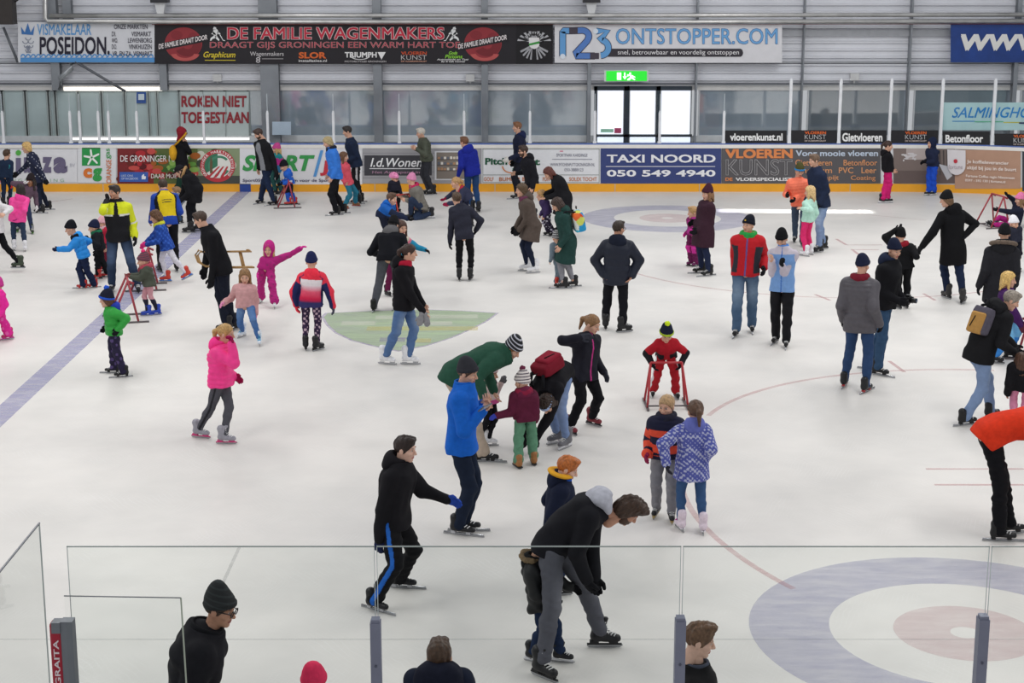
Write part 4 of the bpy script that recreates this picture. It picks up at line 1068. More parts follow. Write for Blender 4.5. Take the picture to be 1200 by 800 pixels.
b = sign('banner', 1114, 27.5, 1262, 73, '#173a80', 'w', 'deep blue banner with large white slanted letters, rightmost on the hall wall', 'banner', group=G1, mat=plain('#1b3f88', .3, 0, .5, .2, 2.5, .4))
text(b, 'WWW', 1126, 40, 1228, 59.5, '#ecebe8', 'w', bold=.05, shear=.15)
b = sign('exit_sign', 708, 82.5, 760, 95.5, '#d7dcda', 'w', 'lit green emergency exit sign above the double door', 'sign')
quad(b, 'lit_face', 710.5, 83.2, 758, 94.8, '#28c832', 'w', .02, mat=emis('#22c52e', .9))
wh = emis('#f2fff2', 1.0); quad(b, 'door_symbol', 723, 85, 728, 93.5, '#ffffff', 'w', .03, mat=wh); pl(b, 'arrow_symbol', [(731.3, 85), (731.3, 89.5), (729.6, 89.5), (732.2, 93.2), (734.8, 89.5), (733, 89.5), (733, 85)], '#ffffff', 'w', .03, wh)
for q in ([(737.5, 85), (739.5, 85), (739.5, 87), (737.5, 87)], [(737, 87), (741, 88), (742, 91), (739, 90.5)], [(741, 88.3), (744.5, 90), (744.5, 91), (741, 90)], [(739, 90), (742, 91), (744.8, 93.5), (743.2, 93.9), (740, 92)], [(738.6, 90), (740.5, 91), (738, 94), (735, 94), (735, 93)], [(735, 87), (738, 87.4), (737.5, 89), (735, 89.8)]): pl(b, 'running_figure', q, '#ffffff', 'w', .03, wh)
b = sign('wall_sign', 211.5, 107.5, 291.5, 160, '#c3cfcf', 'p', 'pale panel with red capital letters reading Roken Niet Toegestaan', 'sign', mat=plain('#c2cecd', .4, 0, .4, .08, 1))
text(b, 'ROKEN NIET', 212.5, 112, 289, 125.5, '#9c2230', 'p', bold=.04); text(b, 'TOEGESTAAN', 212.5, 131, 291.5, 144.5, '#9c2230', 'p', bold=.04)
for x in (237.7, 264.8): quad(b, 'panel_joint', x-.4, 107.5, x+.4, 160, '#8b9594', 'p', .02)
b = sign('wall_sign', 319, 142.5, 341, 158, '#c4d4e4', 'p', 'small blank pale blue notice beside the wide steel column', 'sign', e=.4)
b = sign('wall_sign', 160, 108, 171, 121, '#2f57a0', 'p', 'small blue square pictogram on the left translucent panels', 'sign', e=.02); quad(b, 'white_field', 162, 110, 169, 117, '#d8e4ec', 'p', .035)
b = sign('banner', 1104, 120, 1290, 152.5, '#b7d8da', 'g', 'pale mint banner with blue italic hockey lettering behind the right glass', 'banner', e=-.06, n=4, group=G1)
text(b, 'SALMINGHOCKEY.COM', 1115.5, 125.5, 1290, 138, '#2a86cc', 'g', -.045, .01, .35)
fn = [(1116, 141.5, 1142, 142.5, '#2f8ed0'), (1142, 142, 1176, 143.2, '#5fb58e'), (1176, 142.8, 1196, 144, '#c9c94e'), (1194, 143.2, 1280, 145, '#2d3a66')]
for x0, y0, x1, y1, c in fn: quad(b, 'hockey_stick', x0, y0, x1, y1, c, 'g', -.045)

# black strips on the foot of the right-hand glass
GS = 'black advertising strips on the right rink glass'
def strip_sign(x0, x1, dy, words, n, lab):
    b = sign('glass_strip', x0, 152+dy, x1, 167.5+dy*1.1, '#242428', 'g', lab, 'sign', e=.02, n=n, group=GS)
    if words == 'VK':
        c = (x0+x1)/2+1; text(b, 'VLOEREN', c-12, 153.3+dy, c+13, 156.7+dy, '#dd6a34', 'g', .035, .04); text(b, 'KUNST', c-12, 157.2+dy, c+13, 162.6+dy, '#c9c9cb', 'g', .035, -.012); text(b, 'DE VLOERSPECIALIST', c-12, 163.6+dy, c+13, 165.4+dy, '#c9b9b2', 'g', .035, .02)
    else: text(b, words, *([855.5, 156.2, 917, 164.8] if words[0] == 'v' else [987, 155.7, 1034, 165.8] if words[0] == 'G' else [1108, 157.8, 1152, 167]), '#f0f0f0', 'g', .035, .035)
strip_sign(849.5, 922, .8, 'vloerenkunst.nl', 1, 'black strip with white web address, leftmost on the right rink glass'); strip_sign(927, 981, .5, 'VK', 1, 'black strip with orange and white logo, second from the left on the right glass')
strip_sign(985, 1039, .5, 'Gietvloeren', 1, 'black strip with one white word, third from the left on the right glass'); strip_sign(1044, 1099.5, .6, 'VK', 3, 'black strip with orange and white logo, left of the hooded boy at the boards')
strip_sign(1104.5, 1160, 2, 'Betonfloor', 4, 'black strip with one white word directly under the pale mint banner'); strip_sign(1165.5, 1232, 4.5, 'VK', 4, 'black strip with orange and white logo, cut by the right picture edge')

# ------------------------------------------------------------------ panels on the boards
b = sign('advertising_panel', -60, 174.5, 90.5, 213.5, '#e3e3e7', 'b', 'white board panel with large grey purple letters and a green dot at the far left', 'advertising panel', group=G2)
text(b, 'n', -12, 187.5, 13, 204, '#6d6682', 'b', bold=.07); text(b, 'l', 18.5, 185, 24.5, 204, '#6d6682', 'b', bold=.06); disc(b, 'green_dot', 21.5, 179, 3.2, 3.2, '#58b04c', 'b', .02)
text(b, 'n', 28, 184, 47, 202.5, '#6d6682', 'b', bold=.07); text(b, 'z', 49, 184, 61, 202.5, '#6d6682', 'b', bold=.07); text(b, 'a', 62.5, 184, 79, 203, '#6d6682', 'b', bold=.07); text(b, 'BV', 82, 191.5, 88, 195.5, '#b9b9c2', 'b')
text(b, 'E N G I N E E R I N G', 8, 209.5, 75, 213, '#86b08c', 'b', bold=-.005)
b = sign('advertising_panel', 91, 172.5, 136, 214, '#e1e2e6', 'b', 'white board panel with green star square and orange and green cg letters', 'advertising panel', group=G2)
quad(b, 'green_square', 96, 173, 117.5, 194, '#2e9a50', 'b', .01)
for k in range(5):
    a = math.radians(90+72*k+8); c, s_ = math.cos(a), math.sin(a); pl(b, 'star_arm', [(107.5+c*r+s_*w, 184.5-s_*r+c*w) for r, w in ((1, -1.3), (9, -1.1), (10, 0), (9, 1.1), (1, 1.3))], '#f0f4f0', 'b', .016)
text(b, 'c', 97.5, 197, 108, 208.5, '#dd7a35', 'b', bold=.06); text(b, 'g', 108.5, 197, 119.5, 212.5, '#3aa050', 'b', bold=.06)
text(b, 'ORANGE', 124.5, 187, 130.5, 214.5, '#d98050', 'b', bold=.01, rot=90); text(b, 'gas', 124.5, 174, 130.5, 186, '#4aa05c', 'b', bold=.01, rot=90)
b = sign('advertising_panel', 137.5, 174, 231.5, 215, '#55602c', 'b', 'board panel with a picture of red peppers and fruit and white capitals', 'advertising panel', group=G2)
rr = np.random.RandomState(3)
for x0, x1, c in ((137.5, 180, '#7d2a2c'), (180, 231.5, '#5c6a3a')): quad(b, 'picture_ground', x0, 174, x1, 215, c, 'b', .004)
for k in range(70):
    x = rr.uniform(140, 229); y = rr.uniform(177, 212); c = ['#b02c34', '#5d1a20', '#c8504a', '#6b2a24'][rr.randint(4)] if x < 178 or y > 200 else ['#6ea24a', '#8fb85c', '#3c6a30', '#a9602c'][rr.randint(4)]
    disc(b, 'fruit', x, y, rr.uniform(3, 7), rr.uniform(2.5, 4), c, 'b', .006+k*.0002, 0, 0, 360, 12)
text(b, 'DE GRONINGER MARKT', 141, 182, 222, 189.5, '#f3efef', 'b', .032, .005); text(b, 'DAAR MOET JE ZIJN', 177, 203.5, 230, 210.5, '#f0e8e4', 'b', .032, .01)
quad(b, 'blue_box', 140, 201.5, 173.5, 213, '#3f63b4', 'b', .03); text(b, 'LIKE ONS', 142, 204.5, 156, 207, '#c4d2ef', 'b', .034, .01); text(b, 'OP FACEBOOK', 142, 208, 162, 210.5, '#c4d2ef', 'b', .034, .01)
pl(b, 'thumb_symbol', [(166, 206), (166, 210), (170.5, 210), (171, 206.5), (169, 206.2), (169, 204), (168, 204)], '#f0f4fb', 'b', .034)
b = sign('advertising_panel', 231.5, 173.5, 281, 215, '#8c9a78', 'b', 'board panel with a round red ringed market logo on stone and leaves', 'advertising panel', group=G2)
for k in range(22): disc(b, 'leaf_patch', rr.uniform(234, 279), rr.uniform(176, 213), rr.uniform(3, 6), rr.uniform(2, 5), ['#5b6e46', '#b9bfa8', '#3c4a3a', '#d2d4c6'][rr.randint(4)], 'b', .004+k*.0002, 0, 0, 360, 10)
quad(b, 'dark_ground', 231.5, 206, 281, 215, '#4a4d48', 'b', .01)
disc(b, 'ring', 255, 194.3, 20.5, 19, '#c23c46', 'b', .014); disc(b, 'disc', 255, 194.3, 15.6, 14.4, '#e8e8e2', 'b', .016); disc(b, 'half_disc', 255, 194.3, 15.6, 14.4, '#3d7c60', 'b', .018, 0, 90, 215)
disc(b, 'letter_ring', 257, 194.3, 13, 12, '#4c8a6e', 'b', .02, .78, 40, 330); rtext(b, 'GRONINGER MARKTVERENIGING', 255, 194.3, 18, 16.7, 3, '#f4e8e6', 'b', .02, 225, -45)
for k in range(5): pl(b, 'awning_stripe', [(252+k*4-10, 208), (252+k*4-6.5, 208), (258+k*2.4, 195), (256+k*2.4, 195)][::-1], ['#c23c46', '#f0ecea'][k % 2], 'b', .024)
pl(b, 'tower', [(246, 203), (246, 190), (247.5, 182), (249, 190), (249, 203)][::-1], '#6a5c44', 'b', .022)
b = sign('advertising_panel', 281, 173, 424.5, 216, '#e4e4e8', 'b', 'white board panel with large green slanted letters and a blue slash', 'advertising panel', group=G2)
text(b, 'SPORT', 284, 181.5, 369, 200.5, '#3f9d55', 'b', bold=.04, shear=.25); pl(b, 'slash', [(367, 207), (370.5, 207), (379, 176), (375.5, 176)][::-1], '#5b9bd8', 'b', .014); text(b, 'J', 375, 188, 386, 206, '#c93a48', 'b', bold=.05, shear=.1); text(b, 'X', 389, 184, 402, 206, '#c93a48', 'b', bold=.05)
text(b, 'Sport050 is het platform voor de Sport', 284.5, 209.5, 388, 214, '#4a4668', 'b', bold=.015)
b = sign('advertising_panel', 425, 173.5, 509, 215, '#a5a4a8', 'b', 'grey wood board panel with a black nameplate and white script lettering', 'advertising panel', group=G2)
for y in (179, 186, 193, 201, 208): quad(b, 'plank_line', 425, y, 509, y+.6, '#8d8c92', 'b', .004)
quad(b, 'nameplate', 427, 182, 506, 205.5, '#434349', 'b', .01); text(b, 'I.d.Wonen', 434, 185, 495, 195.5, '#f2f2f4', 'b', .018, .015, .25); quad(b, 'underline', 433, 197, 495, 198, '#e4e4e8', 'b', .018); text(b, 'Het Anniepand in', 436, 200, 492, 204.2, '#b08aa2', 'b', .018, .015, .1)
b = sign('advertising_panel', 509, 173.5, 564, 215, '#a09fa4', 'b', 'grey wood board panel with a white framed picture of shop shelves', 'advertising panel', group=G2)
quad(b, 'white_frame', 509.5, 177, 548, 211, '#dedee2', 'b', .006); quad(b, 'shop_picture', 511.5, 178.5, 546, 209.5, '#857c74', 'b', .01)
for y in (183, 189.5, 196):
    quad(b, 'shelf', 512, y+3.4, 545, y+4.4, '#5d544e', 'b', .014)
    for k in range(9): quad(b, 'shelf_goods', 513+k*3.6, y+rr.uniform(0, 1.2), 515.6+k*3.6, y+3.4, ['#d8cfc0', '#b58a6a', '#6a6f7c', '#e6e0d8'][rr.randint(4)], 'b', .014)
b = sign('advertising_panel', 564.5, 173, 703.5, 214.8, '#e5e6ea', 'b', 'white board panel with green golf lettering, left of the dark blue panel', 'advertising panel', group=G2)
for x0, y0, x1, y1 in ((565.5, 174, 702.5, 174.8), (565.5, 213.4, 702.5, 214), (701.8, 174, 702.5, 214), (565.5, 174, 566.2, 214), (566, 204.5, 702, 205.2)): quad(b, 'border_line', x0, y0, x1, y1, '#9aa09c', 'b', .008)
text(b, 'Pitch', 568.5, 185, 594.5, 193, '#22583e', 'b', bold=.035); text(b, '&', 596, 186, 602, 193, '#cf8a5a', 'b'); text(b, 'Putt', 603, 185.5, 633, 193.5, '#22583e', 'b', bold=.035); disc(b, 'swoosh', 599, 194, 11, 9, '#d98a55', 'b', .01, .86, 185, 340); text(b, '& Meer', 600, 196.5, 622, 200.5, '#3d6b50', 'b')
text(b, 'SPORTPARK KARDINGE', 652, 180, 688.5, 183.6, '#5d5d74', 'b', bold=-.005); quad(b, 'rule', 647, 186.3, 694, 186.9, '#7c7c8c', 'b', .01); text(b, 'WWW.PITCHENPUTTGRONINGEN.NL', 645, 191, 697, 194.6, '#5d5d74', 'b', bold=-.005); text(b, '050-3888123', 661.5, 197, 683.5, 200.6, '#5d5d74', 'b', bold=-.005); quad(b, 'pink_tick', 656, 176.5, 660, 177.6, '#d87a94', 'b', .01)
for t_, x0, x1 in (('GOLF', 567, 578.5), ('BUMPER BALL', 585, 627), ('FUN', 636, 644), ('SOLEX TOCHT', 667, 699.5)): text(b, t_, x0, 207.5, x1, 212.2, '#c77a4c', 'b', bold=.015)
b = sign('advertising_panel', 704, 173, 845, 214.8, '#3b477c', 'b', 'dark blue board panel with white capitals and a phone number', 'advertising panel', group=G2)
text(b, 'TAXI NOORD', 711, 181, 838.5, 190.5, '#f0f0f4', 'b', bold=.03); quad(b, 'rule', 710, 194.6, 838, 195.4, '#dedee8', 'b', .01); text(b, '050 549 4940', 711, 199, 838.5, 207, '#f0f0f4', 'b', bold=.03)
b = sign('advertising_panel', 845.5, 172.5, 1032, 214.8, '#5b595c', 'b', 'dark grey board panel with orange and outlined white floor lettering', 'advertising panel', group=G2, n=4)
text(b, 'VLOEREN', 850, 174.5, 929, 185.5, '#e08a54', 'b', bold=.05); otext(b, 'KUNST', 851, 187, 928, 205, '#5b595c', '#c4c2c4', 'b', bold=-.005, ow=.018); text(b, 'DE', 850, 208, 858.5, 212, '#e08a54', 'b', bold=.03); text(b, 'VLOERSPECIALIST', 862, 208, 928, 212, '#ecebec', 'b', bold=.03)
text(b, 'Voor mooie vloeren', 932.5, 176, 1029, 183, '#c4d0e0', 'b', bold=.03)
for t_, x0, x1, y in (('Gietvloeren', 932, 975, 187), ('Betonfloor', 988.5, 1028, 187), ('Linoleum', 932, 975, 196), ('PVC', 983, 1000, 196), ('Leer', 1009.5, 1027, 196), ('Tapijt', 961, 983, 205.2), ('Coating', 997, 1026, 205.5)): text(b, t_, x0, y, x1, y+7, '#d99a6c', 'b', bold=.012)
b = sign('advertising_panel', 1047, 173.5, 1119, 214.8, '#7d6f6a', 'b', 'board panel with a brown photo of a polished floor and paint splashes', 'advertising panel', group=G2, n=6)
quad(b, 'pale_corner', 1062, 173.5, 1086, 187, '#b9adaa', 'b', .004, 4); quad(b, 'floor_sheen', 1047, 200, 1119, 214.8, '#685a57', 'b', .004, 4)
for k in range(16): disc(b, 'splash', 1053+rr.uniform(0, 20), 181+rr.uniform(-2, 7), rr.uniform(.8, 3.4), rr.uniform(.6, 1.6), '#d4d0d2', 'b', .01+k*.0003, 0, 0, 360, 10)
for k in range(5): pl(b, 'table_leg', [(1096+k*4.4, 176), (1097.6+k*4.4, 176), (1098+k*4.4, 205), (1097+k*4.4, 205)][::-1], '#4c4646', 'b', .01)
pl(b, 'window_shine', [(1100, 192), (1112, 195), (1116, 206), (1110, 211)][::-1], '#c6c6cc', 'b', .012)
b = sign('advertising_panel', 1119, 175.5, 1196, 221, '#b8927c', 'b', 'light brown board panel with white tab and red dot at the right curve', 'advertising panel', group=G2, n=10, e=.004)
V = [(1110, 175), (1131.5, 176), (1131.5, 195)]+[(1121+10.5*math.cos(math.radians(a)), 194+11*math.sin(math.radians(a))) for a in range(0, 181, 20)]; pl(b, 'white_tab', V[::-1], '#e2dde0', 'b', .05)
disc(b, 'red_dot', 1119.8, 188.8, 2.3, 2.4, '#c63444', 'b', .07); text(b, 'fortune', 1111.5, 193, 1128, 198, '#a89aa2', 'b', .07, -.005)
sk = lambda x, y: (x, y+(x-1133)*.045)
for t_, x0, y0, x1, y1 in (('Je koffieleverancier', 1133, 187, 1182, 192.2), ('altijd bij jou in de buurt', 1133, 194, 1191, 199.4), ('Fortune Coffee regio Nieuwveen', 1132, 204.4, 1189, 208.4), ('0597 - 592 130 | fortune.nl', 1131, 209.6, 1178, 213.4)): text(b, t_, x0, y0, x1, y1, '#f6ece6', 'b', .05, .015, warp=sk)
b = sign('advertising_panel', 1198, 177, 1262, 224, '#3c4046', 'b', 'dark board panel cut by the right picture edge', 'advertising panel', group=G2, n=8, e=.004)
# ------------------------------------------------------------------ colour patterns for printed garments
def C_(h): return lin(h)
def base(a, h): return np.tile(C_(h), (len(a['w'] if 'w' in a else a['z']), 1))
def pat_yellow(a):
    c = base(a, '#1b1b20'); Y = C_('#dbe32c'); c[(a['w'] > .66) & (a['arm'] < 0)] = Y; c[a['arm'] >= 0] = Y
    c[(a['w'] > .62) & (a['w'] < .67) & (a['arm'] < 0) & (abs(a['u']) > .25)] = C_('#e8e8e4'); c[(a['arm'] >= 0) & (a['at'] > .42) & (a['at'] < .47)] = C_('#e8e8e4')
    c[(a['arm'] < 0) & (abs(a['u']) < .16) & (a['w'] > .55) & (a['v'] > 0)] = C_('#1b1b20'); c[a['w'] > 1.0] = C_('#1b1b20'); return c
def pat_club(a):
    c = base(a, '#2447a8'); k = (a['arm'] < 0) & (a['w'] > .12) & (abs(a['u']) < .78) & (a['v'] < .2); c[k] = C_('#e2c51e')
    for r in (.62, .7): c[k & (abs(a['w']-r-.1*a['u']**2*-1) < .014) & (abs(a['u']) < .42)] = C_('#5a5638')
    c[(a['arm'] < 0) & (abs(a['u']) >= .78)] = C_('#16181f'); return c
def pat_ombre(a):
    w = np.clip((a['w']+.3)/1.0, 0, 1)[:, None]; st = [0, .12, .35, .62, .8, .88, 1]; cl = np.array([C_(x) for x in ('#39356a', '#7c2f5c', '#d8254e', '#f2607e', '#f3c8d4', '#f6ecf0', '#f6ecf0')])
    c = np.stack([np.interp(w[:, 0], st, cl[:, i]) for i in range(3)], 1); c[(a['w'] > .8) & (a['arm'] < 0)] = C_('#f23a52')
    k = a['arm'] >= 0; c[k] = C_('#252c5e'); c[k & (a['at'] < .2)] = C_('#f23a52')
    P = a['P']; out = abs(P[:, 0]-P[:, 0].mean()); 
    for i in (0, 1):
        j = (a['arm'] == i); 
        if j.any():
            t = a['at'][j]; x = P[j, 0]; s = 1 if x.mean() > P[:, 0].mean() else -1; fit = np.polyfit(t, x, 2); k2 = (x-np.polyval(fit, t))*s > .012
            idx = np.nonzero(j)[0][k2]; c[idx] = C_('#f23a52')
    c[(a['arm'] < 0) & (abs(a['u']) > .9)] = C_('#252c5e'); return c
def pat_band(bands, b0):
    def f(a):
        c = base(a, b0); w = np.where(a['arm'] >= 0, .82-a['at']*.9, a['w'])
        for lo, hi, h in bands: c[(w > lo) & (w < hi)] = C_(h)
        return c
    return f
def pat_side(main, side, u=.55, lo=-2, hi=.8, zip_=None):
    def f(a):
        c = base(a, main); c[(a['arm'] < 0) & (abs(a['u']) > u) & (a['w'] > lo) & (a['w'] < hi)] = C_(side)
        if zip_: c[(a['arm'] < 0) & (abs(a['u']) < .06) & (a['v'] > 0)] = C_(zip_)
        return c
    return f
def pat_sleeve(main, sl, zip_=None, yoke=None):
    def f(a):
        c = base(a, main); c[a['arm'] >= 0] = C_(sl)
        if yoke: c[(a['w'] > yoke[0])] = C_(yoke[1])
        if zip_: c[(a['arm'] < 0) & (abs(a['u']) < .05) & (a['v'] > 0)] = C_(zip_)
        return c
    return f
def pat_open(main, inner):
    def f(a):
        c = base(a, main); c[(a['arm'] < 0) & (abs(a['u']) < .42) & (a['v'] > .1) & (a['w'] < .97)] = C_(inner); return c
    return f
def pat_dots(main, dots, f_=60, th=.55, sc=1.0):
    def f(a):
        n = len(a['w'] if 'w' in a else a['z']); c = np.tile(C_(main), (n, 1)); P = a['P']
        q = np.sin(P[:, 0]*f_+P[:, 1]*f_*.6)*np.sin(P[:, 2]*f_)*1.0+.5*np.sin(P[:, 1]*f_*1.3+P[:, 2]*f_*.4)
        for i, d in enumerate(dots if isinstance(dots, tuple) else (dots,)): c[q > th+i*.3] = C_(d)
        return c
    return f
def pat_stripe(main, st, w=.014):
    def f(a):
        c = base(a, main); c[(a['side'] > .03*a['H']/1.5) & (abs(a['front']) < w)] = C_(st); return c
    return f
def pat_fade(main, light):
    def f(a):
        k = np.clip(a['front']*9, 0, 1)*np.clip(1-abs(a['z']/a['H']-.36)*7, 0, 1); k = k[:, None]; return C_(main)*(1-k)+C_(light)*k
    return f
def pat_knee(main, knee):
    def f(a):
        c = base(a, main); c[(a['front'] > .02) & (abs(a['z']/a['H']-.29) < .06)] = C_(knee); return c
    return f
JEANS = dict(pat=pat_fade('#3f566f', '#7f93a8'), bulk=.011); LJ = dict(pat=pat_fade('#8298bd', '#b3c3dc'), bulk=.011); NAVY = dict(c='#1d2434', bulk=.009); BLK = dict(c='#15151a', bulk=.01)
LONG = ('long', '#131316'); LONGS = ('long', '#17171a'); HK = ('hockey', '#17171b'); FIG = ('figure', '#e6e6ea'); KID = ('hockey', '#c23a34', '#2a4a9a', '#e8d040')
BK = '#17171b'

# ---- along the far boards
person('boy in a navy tracksuit with teal piping and red gloves at the far left edge', [(5, 241), (13, 240)], 1.28, 165, head=(8, 181), J=dict(pat=pat_side('#20304a', '#2f8f96', .86), hem=.05), T=dict(pat=pat_stripe('#1f2c45', '#2f8f96')), hair=('short', '#4a3526'), glove='#d23a35', lh=(1, 212), rh=(14, 217), skate=HK)
person('blonde woman in a navy star-print coat leaning towards the boards', [(54, 246), (46, 250)], 1.68, -85, hip=(45, 207), head=(31, 173), neck=(36, 180), J=dict(pat=pat_dots('#272c44', '#c9ccd8', 62, 1.05), hem=.16, waist=.01), T=dict(c='#1b2030', bulk=.004), hair=('bob', '#c8a468'), glove=BK, lh=(54, 212, -.05), rh=(20, 204, .1), skate=LONG, fem=True, pitch=12, curl=(1, .6))
person('girl in a mauve coat and dark hood raising one mitten', [(38, 274), (21, 272)], 1.3, 15, head=(36, 212), look=-20, J=dict(c='#5d4a58', hem=.22, bulk=.02, flare=.02), T=dict(c='#2a3550'), hair=('long', '#2a201c'), hat=('beanie', '#241d20'), glove='#d4d0d2', mit=True, rh=(27, 213, -.1), rpole=(-1, 0, -.3), skate=('hockey', '#2c3a28', '#4c8a2c'), skin='c', fem=True)
person('girl in a pink jacket and white skates seen from behind', [(16.5, 293), (30, 294)], 1.3, 200, head=(24, 223), look=205, J=dict(c='#f0499c', hem=.16, bulk=.024, quilt=2, hood='#f0499c'), T=dict(c='#2d3b52', bulk=.006), hair=('bob', '#241d1c'), glove='#a82a78', rh=(20, 256, -.15), skate=FIG, fem=True)
person('skater in a white jacket and black trousers cut by the left edge', [(-14, 318), (21, 327, .06)], 1.6, -70, hip=(-3, 268), head=(-8, 222), J=dict(c='#d7d4d6', hem=.08), T=dict(c='#131317', bulk=.004), hair=('long', '#8a6a4a'), rh=(-6, 250), lh=(7, 252, -.1), skate=('hockey', '#3a4436'), fyaw=(25, -20), fem=True)
person('child in a bright pink snowsuit at the left edge', [(8, 398), (-8, 400)], 1.15, -60, head=(-4, 336), J=dict(c='#ea2f9c', hem=.05, bulk=.025), T=dict(pat=pat_dots('#ea2f9c', '#f26ab8', 40, .9), bulk=.025, flare=.012), hat=('beanie', '#c03a8a'), glove='#b0287c', skate=('hockey', '#c02a6a', '#c83a9a'), fem=True)
person('man in a black and yellow jacket holding a hand to his ear', [(162, 343), (131, 342)], 1.86, 8, hip=(139, 277), head=(134, 225), look=-35, neck=(136, 236), J=dict(pat=pat_yellow, hem=.08, bulk=.03, collar='#1b1b20'), T=dict(pat=pat_fade('#27364f', '#55698a'), bulk=.014), hair=('short', '#2e2420'), glove=BK, rh=(126, 233, -.1), rpole=(-.35, -.6, -1.2), rthumb=(0, 0, 1), lh=(159, 281, -.05), skate=HK, skin='b', pitch=4)
person('child in a bright blue jacket and black hat reaching out to the left', [(108, 337), (96, 338)], 1.17, -78, hip=(98, 298), head=(83, 268), neck=(89, 277), J=dict(c='#1f86d8', hem=.08, bulk=.026, quilt=2, hood='#2f96e8'), T=dict(c='#1c2542', bulk=.018, flare=.008), hat=('beanie', '#16181f'), extra=[('scarf', '#1a1a20')], glove='#1d2340', lh=(67, 293, -.15), rh=(95, 291, .05), skate=('long', '#b02a2a', '#c83a2a'), pitch=15)
person('small child in a black coat and navy hat behind the yellow-jacket man', [(124, 325), (113, 327)], 1.1, -82, head=(110, 267), J=dict(c='#1a1c22', hem=.1, bulk=.024, hood='#16181c'), T=dict(c='#14151a', bulk=.018), hat=('beanie', '#1e2440'), extra=[('scarf', '#1f6a4c')], glove=BK, lh=(104, 282, -.1), skate=('hockey', '#b02a2a'))
person('small child in a pink hat and red coat mostly hidden behind the yellow-jacket man', [(127, 318), (118, 318)], 1.12, -40, head=(120, 262), J=dict(c='#b82a44', hem=.1, bulk=.02), T=dict(c='#7a2638', bulk=.015), hat=('beanie', '#d8a6b0'), extra=[('scarf', '#d9b4bc')], skate=('hockey', '#b02a2a'), fem=True)
person('skating teacher in a yellow and blue jacket seen from behind', [(187, 318), (207, 317)], 1.8, 205, hip=(197, 259), head=(191, 218), neck=(192, 226), nd=.18, hd=.24, J=dict(pat=pat_club, hem=.06, bulk=.02, collar='#2447a8'), T=dict(c='#14141a', bulk=.008), hair=('short', '#3c2c22'), lh=(176, 262, .2), rh=(206, 252, .15), skate=LONG, pitch=25)
person('curly-haired girl in a blue coat and white leggings pushing a frame', [(219, 327, .08), (193, 330)], 1.3, -80, hip=(195, 296), head=(182, 254), neck=(186, 263), J=dict(pat=pat_dots('#2348a0', '#3a66c8', 70, .4), hem=.14, bulk=.022, flare=.02), T=dict(c='#d9d8e2', bulk=.003), hair=('curly', '#5a3c26'), extra=[('scarf', '#c8c83c')], glove='#e83a8c', lh=(171, 288, -.1), rh=(169, 287, .1), skate=('hockey', '#c23a2c', '#3a78c8', '#3a8ad8'), pitch=20, fem=True, fpitch=(25, 0))
man_cap = person('man in a black coat with fur hood and black cap bending to a child', [(230, 271), (220, 273)], 1.76, -85, hip=(228, 222), head=(211, 201), neck=(216, 206), J=dict(c='#17171b', hem=.26, bulk=.026, flare=.03, hood='#1b1a1c', fur='#a8855c', belly=.02), T=dict(c='#15161c'), hat=('cap', '#1b1b20', None, (('ornament', '#d8d8d8'),)), hair=('short', '#4a3a30'), glove=BK, lh=(211, 238, -.05), rh=(209, 239, 0), hunch=.06, skate=HK, pitch=30)
person('small child in denim blue held by the man with the fur hood', [(210, 262), (203, 263)], .95, -70, head=(207, 225), J=dict(c='#6f7784', hem=.1, bulk=.02), T=dict(c='#3e5470', bulk=.015), hair=('short', '#8a6a4a'), extra=[('scarf', '#8d8f9a')], lh=(211, 243), skate=HK)
person('woman in a red headscarf and long black coat by the boards', [(218, 228.5), (211, 228.5)], 1.64, 85, head=(214, 156), J=dict(c='#18171b', hem=.3, bulk=.018, flare=.02), T=dict(c='#1e3a30', bulk=.02, flare=.03), hat=('hood', '#8a2430'), extra=[('glasses', '#2a2424')], rh=(219, 166, .02), lh=(218, 168, 0), skate=HK, fem=True)
person('man in a black cardigan over a grey shirt looking down', [(304, 238.5), (319, 240.5)], 1.76, -40, hip=(313, 194), head=(303, 157), neck=(306, 165), look=-65, pitch=30, J=dict(pat=pat_open('#17171b', '#8e9096'), hem=.1, bulk=.018), T=dict(c='#1e2a44', bulk=.012), hair=('short', '#43312a'), extra=[('beard', '#4a382e')], lh=(325, 205, -.05), rh=(303, 200, .05), glove=(BK, None), skate=LONG)
person('girl in a colourful magenta and teal jacket behind the boy with a frame', [(328, 228), (321, 228)], 1.28, -50, head=(324, 175), look=-75, J=dict(pat=pat_band([(-1, .15, '#2f6f9a'), (.15, .7, '#c0308c'), (.7, 1.2, '#2a8a90')], '#c0308c'), hem=.1, bulk=.02), T=dict(c='#27504e', bulk=.012), hair=('long', '#c2a06a'), hat=('beanie', '#c04a8a'), skate=HK, fem=True)
person('small boy in a blue snowsuit with a pushing frame by the boards', [(344, 240), (337, 240.5)], 1.05, -75, hip=(340, 216), head=(333, 195), neck=(336, 201), J=dict(pat=pat_band([(.36, .42, '#d8dce4')], '#2a66d0'), hem=.1, bulk=.026, hood='#2a66d0'), T=dict(pat=lambda a: np.where((a['z'] < .3)[:, None], C_('#2a58c0'), C_('#1c1c26')), bulk=.015), hat=('beanie', '#17181f'), glove=BK, lh=(332, 216), rh=(329, 216), skate=('hockey', '#c23a34'), pitch=25)
person('woman with grey blonde bob in a blue puffer jacket', [(392, 252.5), (400, 250)], 1.74, -75, hip=(394, 206), head=(384, 167), neck=(388, 174), J=dict(c='#2f74d0', hem=.08, bulk=.02, quilt=3), T=dict(c='#15151a', bulk=.014), hair=('bob', '#a8966e'), extra=[('scarf', '#1e2230')], lh=(389, 210, -.05), skate=LONG, fem=True, pitch=25)
